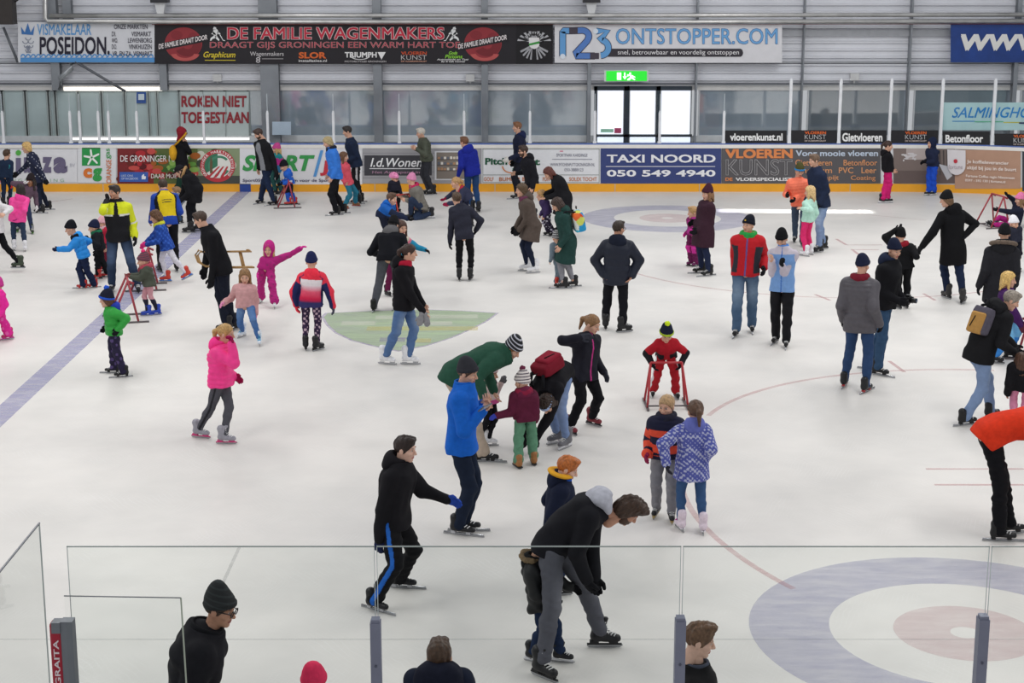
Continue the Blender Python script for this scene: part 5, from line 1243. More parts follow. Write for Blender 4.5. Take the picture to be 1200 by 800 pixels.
person('child in a coral coat and teal trousers behind the blue puffer woman', [(418, 241.5), (405, 244.5)], 1.2, 80, hip=(408, 217), head=(403, 184), J=dict(c='#dd5a6a', hem=.1, bulk=.022, flare=.015), T=dict(c='#2f7890', bulk=.018), hair=('long', '#6a4a34'), skate=('shoe', '#8a6040', '#a83a2a', '#b83a2a'), fem=True, fyaw=(-10, -20))
person('man in a navy jacket and black trousers with white side stripe', [(420, 237), (417, 239)], 1.8, -80, hip=(417, 191), head=(407, 154), neck=(410, 163), J=dict(c='#1f2a40', hem=.08, bulk=.02), T=dict(pat=pat_stripe('#17171d', '#d8d8dc', .022), bulk=.012), hair=('short', '#2a2422'), lh=(405, 191, .0), skate=LONG, pitch=15)
person('grey-haired man in an olive jacket standing at the boards', [(505, 228.5), (500, 228)], 1.7, -75, hip=(500, 189), head=(493, 156), neck=(495.5, 163), J=dict(c='#4a4f42', hem=.08, bulk=.022, quilt=3), T=dict(c='#33343a', bulk=.006), hair=('short', '#c4beb4'), lh=(487, 176, -.1), rh=(486, 176, -.1), skate=HK, pitch=12)
person('toddler with a pink and white helmet in a dark navy coat', [(467, 248), (460, 248.5)], .98, 40, head=(462, 209), look=60, J=dict(c='#23222e', hem=.1, bulk=.02), T=dict(c='#17171c', bulk=.014), hat=('helmet', '#e88ab8'), extra=[('glasses', '#3a2430')], glove='#c03a70', lh=(471, 230, -.1), skate=HK, fem=True)
person('woman in a pink hat and grey quilted jacket crouching on the ice', [(479, 257), (502, 256)], 1.68, -70, hip=(494, 243), head=(482, 211), neck=(485, 218), hipd=.1, bend=True, look=-120, J=dict(c='#77736c', hem=.1, bulk=.02, quilt=3), T=dict(c='#2c3850', bulk=.01), hat=('beanie', '#d68ab0'), extra=[('scarf', '#b82a58')], lh=(474, 236, -.05), rh=(470, 232, 0), skate=('hockey', '#1c1c20', '#d8d8dc'), fem=True)
person('brown-haired boy in a blue and navy jacket bending forward', [(459, 294), (450, 296)], 1.45, 65, hip=(450, 266), head=(459, 233), neck=(456, 241), J=dict(pat=lambda a: np.where(((a['arm'] >= 0) & (a['at'] > .25) | (a['w'] < .1))[:, None], C_('#1c2540'), C_('#1e62b8')), hem=.1, bulk=.024, hood='#1e62b8'), T=dict(c='#1c2030', bulk=.012), hair=('short', '#5a4030'), glove=BK, rh=(479, 257, -.15), lh=(474, 254, .1), skate=HK)
person('man in a navy hoodie holding white gloves by the boards', [(604, 233), (609, 230)], 1.82, -75, hip=(610, 187), head=(606, 149), neck=(608, 159), J=dict(c='#1f2338', hem=.06, bulk=.02, hood='#20284a'), T=dict(c='#1b1c26'), hair=('short', '#7a5236'), lh=(596, 188, -.1), glove=('#d0cdc8', BK), skate=LONG, pitch=5)
person('bearded man with glasses in a black jacket near the white golf panel', [(623, 258), (614, 258)], 1.74, -72, hip=(623, 214), head=(613, 177), neck=(617, 186), J=dict(c='#1b1b21', hem=.1, bulk=.024, hood='#1b1b21'), T=dict(c='#17171d'), hair=('short', '#3a2a22'), extra=[('glasses', '#1e1e20'), ('beard', '#4a3428')], lh=(624, 222, -.1), rh=(604, 205, .1), skate=HK, skin='a')
person('woman with auburn hair in a black coat bending over a small child', [(664, 278), (657, 280)], 1.7, -75, hip=(661, 232), head=(643, 203), neck=(650, 208), J=dict(c='#19191d', hem=.42, bulk=.02, flare=.05), T=dict(c='#1a1a20'), hair=('long', '#5a2c24'), lh=(638, 234, .05), rh=(636, 230, .1), hunch=.05, skate=HK, fem=True, pitch=40)
person('small child in a purple hooded jacket held by the auburn-haired woman', [(647, 277), (641, 276)], 1.0, -75, hip=(641, 255), head=(634, 229), J=dict(c='#3b2e54', hem=.1, bulk=.024, hood='#6a6a72'), T=dict(pat=pat_dots('#2a2438', '#c8c4d4', 70, .6), bulk=.015), hair=('bob', '#b08a5a'), skate=HK, fem=True)
person('woman with short brown hair in a brown coat and white skates', [(624, 320), (615, 317.5)], 1.66, -78, hip=(624, 270), head=(611, 223), neck=(615, 232), J=dict(c='#574c46', hem=.28, bulk=.024, flare=.05, hood='#574c46'), T=dict(c='#1d2438', bulk=.003), hair=('bob', '#54402c'), extra=[('scarf', '#6a3a52')], glove=BK, lh=(608, 272, .05), rh=(604, 268, .1), skate=FIG, fem=True, pitch=8)
person('toddler in a blue grey snowsuit with a black and white pompom hat', [(657, 335), (652, 335)], .98, 195, head=(652.5, 279), J=dict(pat=pat_dots('#74838f', '#5d6b78', 60, .8), hem=.06, bulk=.02), T=dict(pat=pat_dots('#74838f', '#5d6b78', 60, .8), bulk=.02), hat=('beanie', '#1a1a1e', '#e6e6e6', (('pom', '#1a1a1e'),)), skate=('hockey', '#c83a2c', '#1c1c20'))
w_green = person('woman with long dark hair in a dark green coat wearing a colourful backpack', [(669, 336), (657, 338)], 1.66, -82, hip=(665, 286), head=(653, 240), neck=(658, 248), J=dict(c='#24403c', hem=.42, bulk=.022, flare=.05, hood='#24403c'), T=dict(c='#85858c', bulk=.003, end=.8), hair=('long', '#3a2a24'), lh=(656.5, 291, -.1), skate=('long', '#17171a'), fem=True, pitch=35)
person('man with glasses in a navy padded coat seen from behind', [(709, 385), (733, 389)], 1.78, 172, head=(725, 268), look=135, J=dict(c='#1c2130', hem=.2, bulk=.032, quilt=2, hood='#1c2130'), T=dict(c='#15151b', bulk=.012), hair=('short', '#33261f'), extra=[('glasses', '#222226')], lh=(706, 325, -.05), rh=(741, 326, -.05), lpole=(-1, .6, -.2), rpole=(1, .6, -.2), skate=HK, skin='b', fyaw=(10, -60))
person('child in a magenta snowsuit beside the plum-coat woman', [(815, 312.5), (809, 311.5)], 1.17, -55, head=(812, 249), look=-80, J=dict(pat=pat_dots('#8a2668', '#b0308c', 30, .2), hem=.05, bulk=.022), T=dict(pat=pat_knee('#6c1f52', '#d838a0'), bulk=.022, flare=.01), hair=('short', '#b08a5c'), glove='#d838a0', rh=(804, 275), lh=(814, 272, -.1), skate=('hockey', '#6a2458'), fem=True)
person('woman in a long plum coat and plum beanie', [(828, 323.5), (819, 320)], 1.74, -70, head=(829, 227), look=-60, J=dict(c='#39222e', hem=.4, bulk=.024, flare=.04), T=dict(c='#222a44', bulk=.004), hair=('long', '#8a6444'), hat=('slouch', '#40202e'), glove=BK, rh=(813, 263, 0), lh=(817, 272, 0), skate=LONG, fem=True)
person('woman in an orange jacket and green hat looking down', [(940, 289), (931, 284)], 1.66, -8, head=(937, 200), look=10, pitch=25, neck=(935, 210), J=dict(c='#f47a5c', hem=.1, bulk=.024, quilt=3), T=dict(c='#3f4d60', bulk=.007), hat=('beanie', '#4c4a2a', None, (('brim', '#2a86c8'),)), glove=BK, rh=(921, 231, -.15), lh=(930, 236, -.25), skate=HK, fem=True)
person('tall man in a navy jacket and pale jeans beside the orange-jacket woman', [(958, 296), (962, 292)], 1.86, -62, head=(954, 188), neck=(956, 198), look=-70, J=dict(c='#222b42', hem=.1, bulk=.02), T=LJ, hair=('short', '#6a5444'), glove=(BK, None), lh=(960, 241, -.05), skate=HK)
person('girl in a mint top and pink trousers with long blonde hair', [(942, 300), (948, 298)], 1.3, -140, head=(949, 225), look=-110, J=dict(c='#b4dccc', hem=.04, bulk=.014), T=dict(c='#d8306c', bulk=.01), hair=('long', '#d0b07c'), lh=(939, 246, -.1), skate=FIG, fem=True)
person('man in a red jacket with black sides and a black hat laughing', [(881, 389), (862, 394)], 1.88, -12, head=(877, 264), neck=(877, 275), look=-40, pitch=-2, J=dict(pat=pat_side('#c8222c', '#33343c', .6, -.2, .72, '#6a5a9a'), hem=.06, bulk=.028, collar='#c8222c'), T=dict(pat=pat_fade('#4c6684', '#8ea4bc'), bulk=.018), hat=('beanie', '#171a26', None, (('ornament', '#d8b040'),)), extra=[('scarf', '#2e9a48')], glove=BK, rh=(861, 323, 0), lh=(896, 317, -.05), skate=LONG)
person('woman in a pale blue jacket and black beanie fiddling with her gloves', [(921, 407), (908, 402)], 1.72, -18, head=(916, 280), neck=(918, 290), look=-25, pitch=28, J=dict(pat=pat_sleeve('#7fa8e0', '#cfc6d2', '#4a78c8', (.86, '#cfc6d2')), hem=.08, bulk=.016, collar='#5f90d8'), T=dict(pat=pat_stripe('#17171c', '#8a8a92', .008), bulk=.016), hat=('beanie', '#141417'), glove=(BK, None), rh=(905, 308, -.25), lh=(914, 311, -.28), skate=LONG, fem=True, curl=(.8, .8))
person('girl in a black jacket and pink trousers standing by the dark board panel', [(1036, 238), (1041, 237.5)], 1.48, 80, head=(1041, 171), neck=(1039, 179), J=dict(c='#18171b', hem=.06, bulk=.02, hood='#18171b', belly=.02), T=dict(c='#c8246e', bulk=.02, flare=.012), hair=('pony', '#3a2822'), rh=(1046, 202, .05), lh=(1047, 201, 0), skate=('hockey', '#1a1a1e', '#e6e6e8'), fem=True)
person('boy in a navy hooded jacket and blue trousers at the right-hand boards', [(1093, 229), (1087, 229)], 1.36, -62, hip=(1093, 193), head=(1091.5, 168), J=dict(c='#232a42', hem=.05, bulk=.022), T=dict(c='#2450c0', bulk=.02, flare=.008), hat=('hood', '#1f2740'), glove=BK, lh=(1085, 191, -.1), rh=(1082, 191, .05), skate=('hockey', '#1a1a1e', '#e6e6e8'))
girl_sit = person('girl with a pink hat sitting on the ice behind a frame at the right edge', [(1159, 262, .0), (1156, 264, .0)], 1.3, -80, bend=True, Y0=float(ground(1180, 266)[1]), hip=(1189, 262), head=(1195, 234), neck=(1194, 243), J=dict(c='#1f2234', hem=.04, bulk=.02), T=dict(c='#b82a84', bulk=.012), hair=('long', '#8a6a4a'), hat=('beanie', '#e07aa8'), glove=BK, lh=(1167, 246, -.05), rh=(1181, 228, .1), skate=HK, fem=True, fpitch=(-60, -60))
person('child in a white hat mostly hidden behind the fur-hood coat', [(1192, 318), (1184, 318)], 1.12, 30, head=(1188, 262), J=dict(c='#2a2c3a', hem=.08, bulk=.02), T=dict(c='#1c1e28'), hat=('beanie', '#e4e2e8'), skate=HK)
person('man in a long black coat holding hands with a child in black', [(1108, 349), (1129, 355)], 1.84, -160, hip=(1117, 292), head=(1109, 234), neck=(1115, 245), nd=.05, look=-115, J=dict(c='#131316', hem=.3, bulk=.026, flare=.02, hood='#131316'), T=dict(c='#1c2740', bulk=.008), hat=('beanie', '#17171a'), hair=('bob', '#6a5038'), glove=BK, lh=(1079, 291, -.05), rh=(1133, 278, -.1), rpole=(1, .4, -.1), skate=('hockey', '#2c2a2a'), pitch=15, fyaw=(0, -50))
person('child dressed in black raising an arm over the head', [(1052, 361), (1062, 360)], 1.4, 185, head=(1055, 277), neck=(1057, 286), J=dict(c='#141417', hem=.08, bulk=.018), T=dict(c='#121215', bulk=.014), hat=('beanie', '#141417'), extra=[('scarf', '#8c1e2c')], glove='#141417', lh=(1050, 267, .02), lpole=(-1, 0, .2), rh=(1074, 293, -.02), skate=HK)
m_cam = person('man in a navy beanie and black jacket holding a camera', [(1022, 433), (1032, 440)], 1.84, 55, hip=(1036, 354), head=(1048, 293), neck=(1044, 306), look=30, pitch=15, J=dict(c='#16161a', hem=.08, bulk=.028, hood='#252c42'), T=dict(c='#36506e', bulk=.012), hat=('beanie', '#1a2036'), glove=BK, lh=(1058, 352, .1), rh=(1054, 356, -.1), skate=LONG, curl=(1, 1))
person('man in a grey quilted coat and navy beanie seen from behind', [(990, 452), (1016, 459)], 1.82, 150, hip=(1008, 376), head=(1011, 311), neck=(1008, 325), look=140, J=dict(c='#57545a', hem=.14, bulk=.028, quilt=3, collar='#57545a'), T=dict(pat=pat_fade('#2f4870', '#5a74a0'), bulk=.007), hat=('beanie', '#20253c'), extra=[('scarf', '#7a2030')], glove=BK, rh=(1031, 383, -.05), skate=('long', '#1c1c20', '#a8282c'), curl=(.7, .7))
person('person in a dark grey coat with a fur-trimmed hood by the right edge', [(1160, 402), (1172, 402)], 1.74, 172, head=(1177, 274), neck=(1175, 288), J=dict(c='#26262b', hem=.3, bulk=.03, flare=.03, hood='#232327', fur='#6f6258'), hoodk=1.15, T=dict(c='#2c4266'), hat=('beanie', '#1b1b1f'), glove=BK, lh=(1147, 338, 0), skate=HK)
person('blonde girl in a purple jacket and light blue trousers pushing a frame', [(1186, 420), (1168, 426)], 1.46, 75, hip=(1179, 384), head=(1182, 328), neck=(1180, 339), J=dict(c='#432058', hem=.14, bulk=.022), T=dict(pat=pat_band([], '#4a9ae0') if False else (lambda a: np.where((a['z'] < .35)[:, None], C_('#3f8ee0'), C_('#7cc0f0'))), bulk=.012), hair=('long', '#d2ae6a'), lh=(1197, 380, .1), rh=(1197, 384, -.1), glove='#5a2a3a', skate=HK, fem=True)
m_pack = person('grey-haired man in a black jacket and pale jeans with a grey and tan backpack', [(1163, 489), (1134, 498)], 1.82, 118, hip=(1147, 416), head=(1185, 352), neck=(1172, 362), hunch=.03, J=dict(c='#1a1a1d', hem=.1, bulk=.028, hood='#1a1a1d'), T=LJ, hair=('short', '#8d8378'), lh=(1191, 410, .0), rh=(1188, 416, .05), glove=BK, skate=LONG, pitch=28, look=80)
person('child with long brown hair in a black fuzzy coat at the right edge', [(1186, 499), (1200, 500)], 1.2, 170, head=(1197, 424), look=180, J=dict(c='#161519', hem=.24, bulk=.028, flare=.03), T=dict(c='#d889a8', bulk=.006), hair=('long', '#4a3022'), skate=HK, fem=True)
person('person in an orange-red jacket and black trousers bending down, cut by the right edge', [(1187, 625), (1176, 634)], 1.78, 92, hip=(1158, 508), neck=(1222, 497), head=(1246, 512), hunch=.1, J=dict(c='#d8381e', hem=.1, bulk=.03), T=dict(c='#131317', bulk=.016), hair=('short', '#5a4636'), lh=(1226, 580), rh=(1222, 585), skate=LONG, pitch=50)

# ---- middle of the ice
person('man in a black jacket with grey hood bending over a girl', [(439, 364), (466, 362)], 1.76, 165, hip=(456, 312), head=(461, 264), neck=(459, 274), nd=.25, hd=.4, hunch=.05, J=dict(c='#16171d', hem=.08, bulk=.026, hood='#5f5e60'), T=dict(c='#50525a', bulk=.013), hair=('short', '#1e1a1a'), hat=('beanie', '#17171a'), lh=(443, 300, .2), rh=(480, 300, .2), skate=LONG, pitch=40)
person('brown-haired girl in a teal jacket with a cream fur collar stretching out an arm', [(466, 350), (455, 350)], 1.2, 40, Y0=float(ground(460, 347)[1]), head=(471, 267), neck=(473, 278), look=30, J=dict(pat=lambda a: np.where(((a['w'] > .84) & (a['arm'] < 0) | (a['arm'] >= 0) & (a['at'] < .14))[:, None], C_('#e07a90'), C_('#2590b8')), hem=.06, bulk=.022), T=dict(c='#6a2048', bulk=.012), hair=('long', '#4a3026'), extra=[('scarf', '#cfc4b4')], glove=BK, mit=True, lh=(500, 294, -.05), skate=HK, fem=True)
w_jeans = person('woman in a black jacket with red scarf, jeans and white skates', [(482, 427), (455, 427)], 1.74, 78, hip=(473, 358), head=(480, 296), neck=(473, 308), look=95, J=dict(c='#17161a', hem=.1, bulk=.022, hood='#17161a'), T=dict(pat=pat_fade('#5876a4', '#a0b4d0'), bulk=.01), hair=('pony', '#3a2620'), extra=[('scarf', '#b01e38')], rh=(497, 368, -.05), lh=(497, 360, 0), skate=FIG, fem=True)
person('boy in a charcoal jacket and black trousers seen from behind', [(538, 328), (552, 328)], 1.56, 176, hip=(544, 280), head=(535, 233), neck=(540, 241), nd=.1, hd=.16, look=200, J=dict(c='#2d2e3a', hem=.07, bulk=.018, collar='#2d2e3a'), T=dict(c='#131317', bulk=.006), hair=('short', '#4e3a2a'), glove=BK, lh=(527, 287, .05), rh=(559, 272, .1), rpole=(1, -.4, 0), skate=HK)
person('fair-haired girl in a navy coat with maroon mittens', [(549, 266), (541, 269)], 1.42, -75, head=(534, 214), neck=(540, 223), J=dict(c='#33364c', hem=.2, bulk=.022), T=dict(c='#22263a'), hair=('pony', '#b08a5c'), extra=[('scarf', '#a83040')], glove='#8a1c3c', mit=True, lh=(525, 240, -.1), rh=(521, 233, .05), skate=HK, fem=True)
person('person in a royal blue jacket with red collar and jeans near the boards', [(552, 247), (560, 248)], 1.72, -155, hip=(553, 206), head=(544, 166.5), neck=(547, 175), look=-130, J=dict(c='#1f2a8c', hem=.08, bulk=.022, hood='#1f2a8c', collar='#c8283c'), T=dict(c='#24406a', bulk=.006), hair=('short', '#6a4630'), glove=(None, BK), skate=HK, fem=True)

person('boy in a green jacket and blue pompom hat gliding left', [(142, 442), (131, 437)], 1.22, -78, head=(125, 351), look=-100, neck=(131, 360), J=dict(c='#2f9a3c', hem=.1, bulk=.026, quilt=2, hood='#2a3fa8'), T=dict(pat=pat_dots('#2b2540', '#5a4a7c', 50, .7), bulk=.016), hair=('bob', '#5a3a28'), hat=('beanie', '#1d2030', None, (('pom', '#2a58c8'), ('brim', '#2a58c8'))), glove=BK, lh=(140, 388, -.05), rh=(126, 386, .05), skate=LONG)
person('child in an olive coat and pink leggings with a red frame', [(182, 369), (171, 370)], 1.05, -72, hip=(175, 337), head=(168, 306), J=dict(c='#4d5248', hem=.1, bulk=.024, flare=.03), T=dict(pat=lambda a: np.where((a['z'] < .28)[:, None], C_('#26283c'), C_('#dca2ac')), bulk=.004), hat=('beanie', '#7a3a4c', '#3a3a44', (('pom', '#e83a78'),)), extra=[('scarf', '#b04a5a')], glove='#8a4a4a', lh=(151, 325, -.05), rh=(152, 323, .05), skate=('hockey', '#2a4ab8', '#2a4ab8'), fem=True)
m_sled = person('man in a black jacket carrying a wooden sled under his arm', [(270, 387), (262, 389)], 1.86, -68, hip=(259, 310), head=(235, 257), neck=(243, 268), look=-95, J=dict(c='#17171b', hem=.14, bulk=.026, collar='#17171b'), T=dict(c='#1a1e2c', bulk=.014), hair=('short', '#43332a'), glove=BK, lh=(248, 330, -.02), rh=(240, 318, .1), skate=HK, pitch=22)
person('smiling girl in a dusty pink jacket with long brown hair', [(304, 406), (283, 394)], 1.28, 0, hip=(288, 360), head=(287, 324), neck=(287, 334), look=5, pitch=14, J=dict(c='#c9999a', hem=.06, bulk=.022, hood='#6a4c40'), T=dict(pat=pat_fade('#4a72ac', '#86a6d0'), bulk=.005), hair=('long', '#8a6844'), glove='#d88ab0', rh=(260, 357, -.1), lh=(300, 370, -.05), skate=('figure', '#dfe6f0', '#cfd4dc', '#4aa8d0'), fem=True, fyaw=(10, -25))
person('girl in a magenta snowsuit and hood stretching one arm out', [(322, 361), (305, 355)], 1.2, -2, head=(315, 292), neck=(317, 303), look=-5, J=dict(pat=pat_dots('#b8287e', '#983070', 50, .9), hem=.04, bulk=.02), T=dict(pat=pat_dots('#c02c84', '#983070', 50, .9), bulk=.024, flare=.012), hair=('long', '#b8935e'), hat=('hood', '#b8287e'), glove='#d8389c', lh=(356, 289, 0), lpole=(0, .6, -1), rh=(302, 323, -.05), skate=FIG, fem=True)
person('child in a red to white ombre jacket and navy beanie seen from behind', [(358, 409), (374, 410)], 1.46, 180, head=(365, 307), neck=(366, 320), J=dict(pat=pat_ombre, hem=.14, bulk=.026, flare=.02, hood='#f0384e'), T=dict(pat=pat_dots('#3a2a48', '#d0b4c4', 75, .55), bulk=.003), hat=('beanie', '#232850'), glove=('#f03a4e', '#4a4a5a'), lh=(346, 360, 0), rh=(391, 361, 0), lpole=(-1, -.3, 0), rpole=(1, -.3, 0), skate=HK, fem=True, fyaw=(10, -40))
person('blonde girl in a hot pink jacket holding a glove to her mouth', [(267, 520), (237, 513)], 1.48, 80, hip=(259, 455), head=(265, 391), neck=(259, 404), look=80, J=dict(c='#fa3f92', hem=.08, bulk=.028, quilt=3, hood='#fa3f92'), T=dict(pat=pat_stripe('#56565e', '#2a2a30', .012), bulk=.004), hair=('pony', '#b8925c'), glove='#9a1c50', rh=(275, 402, -.05), lh=(275, 444, 0), rpole=(1, -.4, -1), rthumb=(0, 0, 1), curl=(.4, .9), skate=('hockey', '#9a98a2', '#d0417c', '#f0f0f0'), fem=True)
person('girl in a dark jacket with pink zip lifting her arm', [(697, 499), (670, 509)], 1.5, 40, hip=(684, 436), head=(694, 380), neck=(688, 392), look=60, pitch=22, J=dict(pat=pat_side('#1f1f2a', '#1f1f2a', .9, -2, 2, '#c83a8a'), hem=.12, bulk=.024, waist=.01), T=dict(c='#141418', bulk=.014), hair=('pony', '#8a6644'), glove='#3c3e48', rh=(681, 394, -.2), rpole=(-1, -.4, .1), rthumb=(1, 0, 0), lh=(708, 439, 0), curl=(.4, .2), skate=('hockey', '#7a2430', '#16161a', '#e0e0e0'), fem=True)
person('boy in a red suit with a lime pompom hat leaning on a frame', [(793, 467), (765, 465)], 1.16, 3, hip=(780, 430), nd=-.15, hd=-.25, head=(781, 391), neck=(781, 400), pitch=35, J=dict(pat=lambda a: np.where(((a['arm'] >= 0) & (a['at'] > .45) | (a['arm'] < 0) & (a['w'] < .45) & (abs(a['u']) > .3))[:, None], C_('#1d1b22'), C_('#b81c2c')), hem=.04, bulk=.022), T=dict(pat=pat_stripe('#b8202c', '#e6e0e4', .03), bulk=.018, flare=.008), hat=('beanie', '#1c2136', None, (('pom', '#cfe62e'), ('brim', '#a8c030'))), glove='#1a1a20', rh=(764, 430, -.1), lh=(799, 429, -.1), rpole=(-1, .3, -.2), lpole=(1, .3, -.2), skate=HK)
person('girl in an orange and navy striped jacket and black scarf', [(787, 612), (768, 606)], 1.36, -10, head=(781, 476), neck=(781, 488), look=-28, J=dict(pat=pat_band([(.08, .3, '#f4583e'), (.5, .68, '#f4583e'), (-.1, -.02, '#f4583e')], '#23243c'), hem=.06, bulk=.026, quilt=2), T=dict(pat=pat_dots('#8d8c92', '#98979d', 30, .5), bulk=.012), hair=('pony', '#b4926a'), extra=[('scarf', '#2a2a38')], glove='#8c2448', rh=(757, 536, -.12), lh=(799, 527, .05), skate=('hockey', '#1a1a1e', '#b8a06a'), fem=True)
person('girl in a blue and white patterned coat and pink skates seen from behind', [(796, 620), (823, 623)], 1.36, 188, head=(815, 482), neck=(812, 496), look=190, J=dict(pat=pat_dots('#5c64b4', '#c6cae6', 125, .35), hem=.22, bulk=.024, flare=.025, hood='#6a72bc'), T=dict(pat=pat_fade('#3c5c88', '#5a7aa8'), bulk=.005), hair=('pony', '#5a4030'), lh=(779, 546, -.1), lpole=(-1, -.3, .1), glove=('#2a2a34', '#5a62a8'), rh=(829, 540, 0), skate=('figure', '#e4d4e0', '#ece8ee', '#e0309a'), fem=True)
person('man in a dark green sweater and striped beanie bent double', [(566, 536), (572, 549)], 1.86, 85, Y0=float(ground(568, 541)[1]), hip=(531, 440), hipd=0, neck=(594, 415), head=(601, 408), hunch=.09, look=60, J=dict(c='#2a5040', hem=.08, bulk=.03, collar='#2a5040'), T=dict(c='#b9a898', bulk=.016), hair=('short', '#a06a44'), hat=('beanie', '#1a1b22', '#b9bac4'), rh=(566, 470, -.1), lh=(578, 462, .1), skate=LONG, pitch=40)
person('small girl in a pale pink suit between the bent man and the phone man', [(575, 515), (565, 521)], 1.14, 75, Y0=float(ground(572, 522)[1]), head=(574, 438), hip=(573, 476), J=dict(pat=lambda a: np.where((a['w'] < -.2)[:, None], C_('#d85a9a'), C_('#dcc6c4')), hem=.12, bulk=.02, flare=.02), T=dict(c='#19191e', bulk=.004), hair=('bob', '#b08a5a'), hat=('beanie', '#d8c0c4'), glove=('#6a6a6e', BK), lh=(590, 450, 0), rh=(577, 456, -.1), skate=FIG, fem=True)
m_blue = person('man in a bright blue jacket and grey beanie taking a photo with his phone', [(549, 622), (543, 627)], 1.82, 80, hip=(541, 522), head=(548, 437), neck=(543, 452), look=70, J=dict(c='#1a62c4', hem=.06, bulk=.026, collar='#1a62c4'), T=dict(c='#1b2436', bulk=.014), hat=('beanie', '#34343a'), hair=('short', '#5a4232'), rh=(570, 484, .0), lh=(570, 477, -.1), rpole=(-.1, -.4, -1), lpole=(0, .4, -1), skate=('long', '#1a1a1e', '#c8c8cc', '#f0f0f0'), pitch=12, curl=(1, 1))
person('toddler in a maroon jacket, green trousers and patterned pompom hat', [(606, 547), (625, 543)], 1.12, -165, head=(612, 448), look=-140, J=dict(c='#5c2038', hem=.08, bulk=.026, hood='#6a2440'), T=dict(c='#5f8d72', bulk=.02), hat=('beanie', '#e0d8d4', '#3a2c44', (('pom', '#6a2a44'),)), extra=[('scarf', '#8a2440')], glove='#3a44a8', lh=(582, 489, -.1), lpole=(0, 0, -1), skate=('shoe', '#9c6a3c', '#1c1c1e', '#d03a2c'), fem=True)
w_bend = person('woman with a red backpack and light blue headband bending down to a toddler', [(661, 526), (650, 520)], 1.72, -45, hip=(656, 447), hipd=.1, neck=(640, 461), nd=-.42, head=(641, 473), hd=-.5, hunch=.12, look=-30, pitch=65, J=dict(c='#17161b', hem=.06, bulk=.018), T=dict(pat=pat_fade('#8096c0', '#aabbdc'), bulk=.006, end=.86), hair=('curly', '#33241d'), extra=[('band', '#9fb4dc')], rh=(611, 530, -.05), lh=(622, 527, .0), lpole=(1, -.3, .4), rpole=(-1, .2, .3), glove=BK, skate=('hockey', '#6a6a70', '#e0e0e4'), fem=True)
person('dark-haired boy in a black jacket with blue gloves and blue striped trousers', [(474, 689), (443, 716)], 1.62, 72, hip=(461, 609), head=(475, 526), neck=(468, 542), look=72, J=dict(c='#1b1a1e', hem=.08, bulk=.028, hood='#201e22'), T=dict(pat=pat_stripe('#121216', '#2a6ed0', .02), bulk=.02), hair=('short', '#2b1e1a'), glove=('#2a4aa8', '#20284c'), lh=(528, 588, -.05), rh=(443, 640, 0), lpole=(0, .2, -1), curl=(.4, .7), skate=('long', '#17171b', '#b8b8bc', '#2c2c30'), skin='p', fyaw=(10, -18))
person('ginger boy in a navy coat with yellow hood lining', [(658, 690), (646, 698)], 1.34, 85, Y0=float(ground(652, 697)[1]), hip=(652, 620), head=(665, 549), neck=(659, 563), pitch=25, J=dict(c='#1b2136', hem=.14, bulk=.028, hood='#1b2136', lining='#e0a42e', collar='#2456b8'), hoodk=1.15, T=dict(c='#22304c'), hair=('short', '#b8682e'), skin='p', lh=(668, 590, 0), skate=HK)
person('small child in a black coat with fur hood clinging to the bending man', [(661, 774), (628, 777)], 1.08, 70, Y0=float(ground(645, 776)[1]), hip=(634, 705), head=(638, 641), neck=(627, 657), J=dict(c='#1d1e20', hem=.14, bulk=.028, quilt=2, hood='#1d1e20', fur='#7d6a52'), hoodk=1.1, T=dict(c='#22304c', bulk=.014), hat=('beanie', '#1d1e24'), glove=BK, rh=(648, 707, .0), lh=(672, 690, 0), rpole=(-.5, -.5, -1), skate=('hockey', '#1c1c20', '#e0e0e4'), pitch=25)
m_bend = person('bearded man in a black sweater with light grey hood bending over, grey jeans', [(711, 758), (640, 796)], 1.88, 80, hip=(648, 635), head=(736, 598), neck=(706, 594), hipd=0, hunch=.11, pitch=48, look=84, J=dict(c='#1b1b20', hem=.1, bulk=.02, hood='#b9bac4'), T=dict(pat=pat_fade('#5c5d66', '#82838c'), bulk=.014), hair=('messy', '#3f2c20'), extra=[('beard', '#4a3224')], lh=(697, 684, -.05), rh=(687, 686, .05), glove=BK, lpole=(-.7, .2, -.6), rpole=(-.7, -.3, -.6), curl=(1, 1), kne=(np.array([1, .1, .2]), np.array([1, -.3, .2])), skate=HK, skin='b', fyaw=(10, -35))

# ---- close to the near boards (lower edge of the picture)
def near(label, hx, hy, Y, z, H, face, **k):
    x = at(hx, hy, Y)[0]; fx = [600+F*(x+s*.1)/(Y*CT+HC*ST) for s in ((1, -1) if abs(face) < 90 else (-1, 1))]
    d = math.atan2(HC, Y)-TH; fy = 400+F*math.tan(d)
    return person(label, [(fx[0], fy), (fx[1], fy)], H, face, head=(hx, hy), **k)
near('man in a dark knitted hat, glasses and black jacket at the lower left', 258, 713, 10.75, 0, 1.8, 98, hip=(224, 880), neck=(241, 739), hunch=.03, look=75, J=dict(c='#201f24', bulk=.046, hem=.1, collar='#1b1b1f'), hat=('slouch', '#202224', '#2c3032'), extra=[('glasses', '#2a2a2c')], hair=('short', '#4a3a30'), T=BLK, skin='b', pitch=14)
near('child in a bright pink hat at the bottom edge', 368, 800, 10.9, 0, 1.2, 170, J=dict(c='#3a3a4a', bulk=.03), hat=('beanie', '#e83a62'), T=BLK)
w_near = near('woman with brown hair in a navy coat with a mustard strap, seen from behind', 515, 770, 10.7, 0, 1.66, 178, hoodk=1.25, J=dict(c='#1f2436', bulk=.03, hem=.3, hood='#1d1f2e'), hair=('short', '#4a3426'), T=BLK, fem=True, pitch=5)
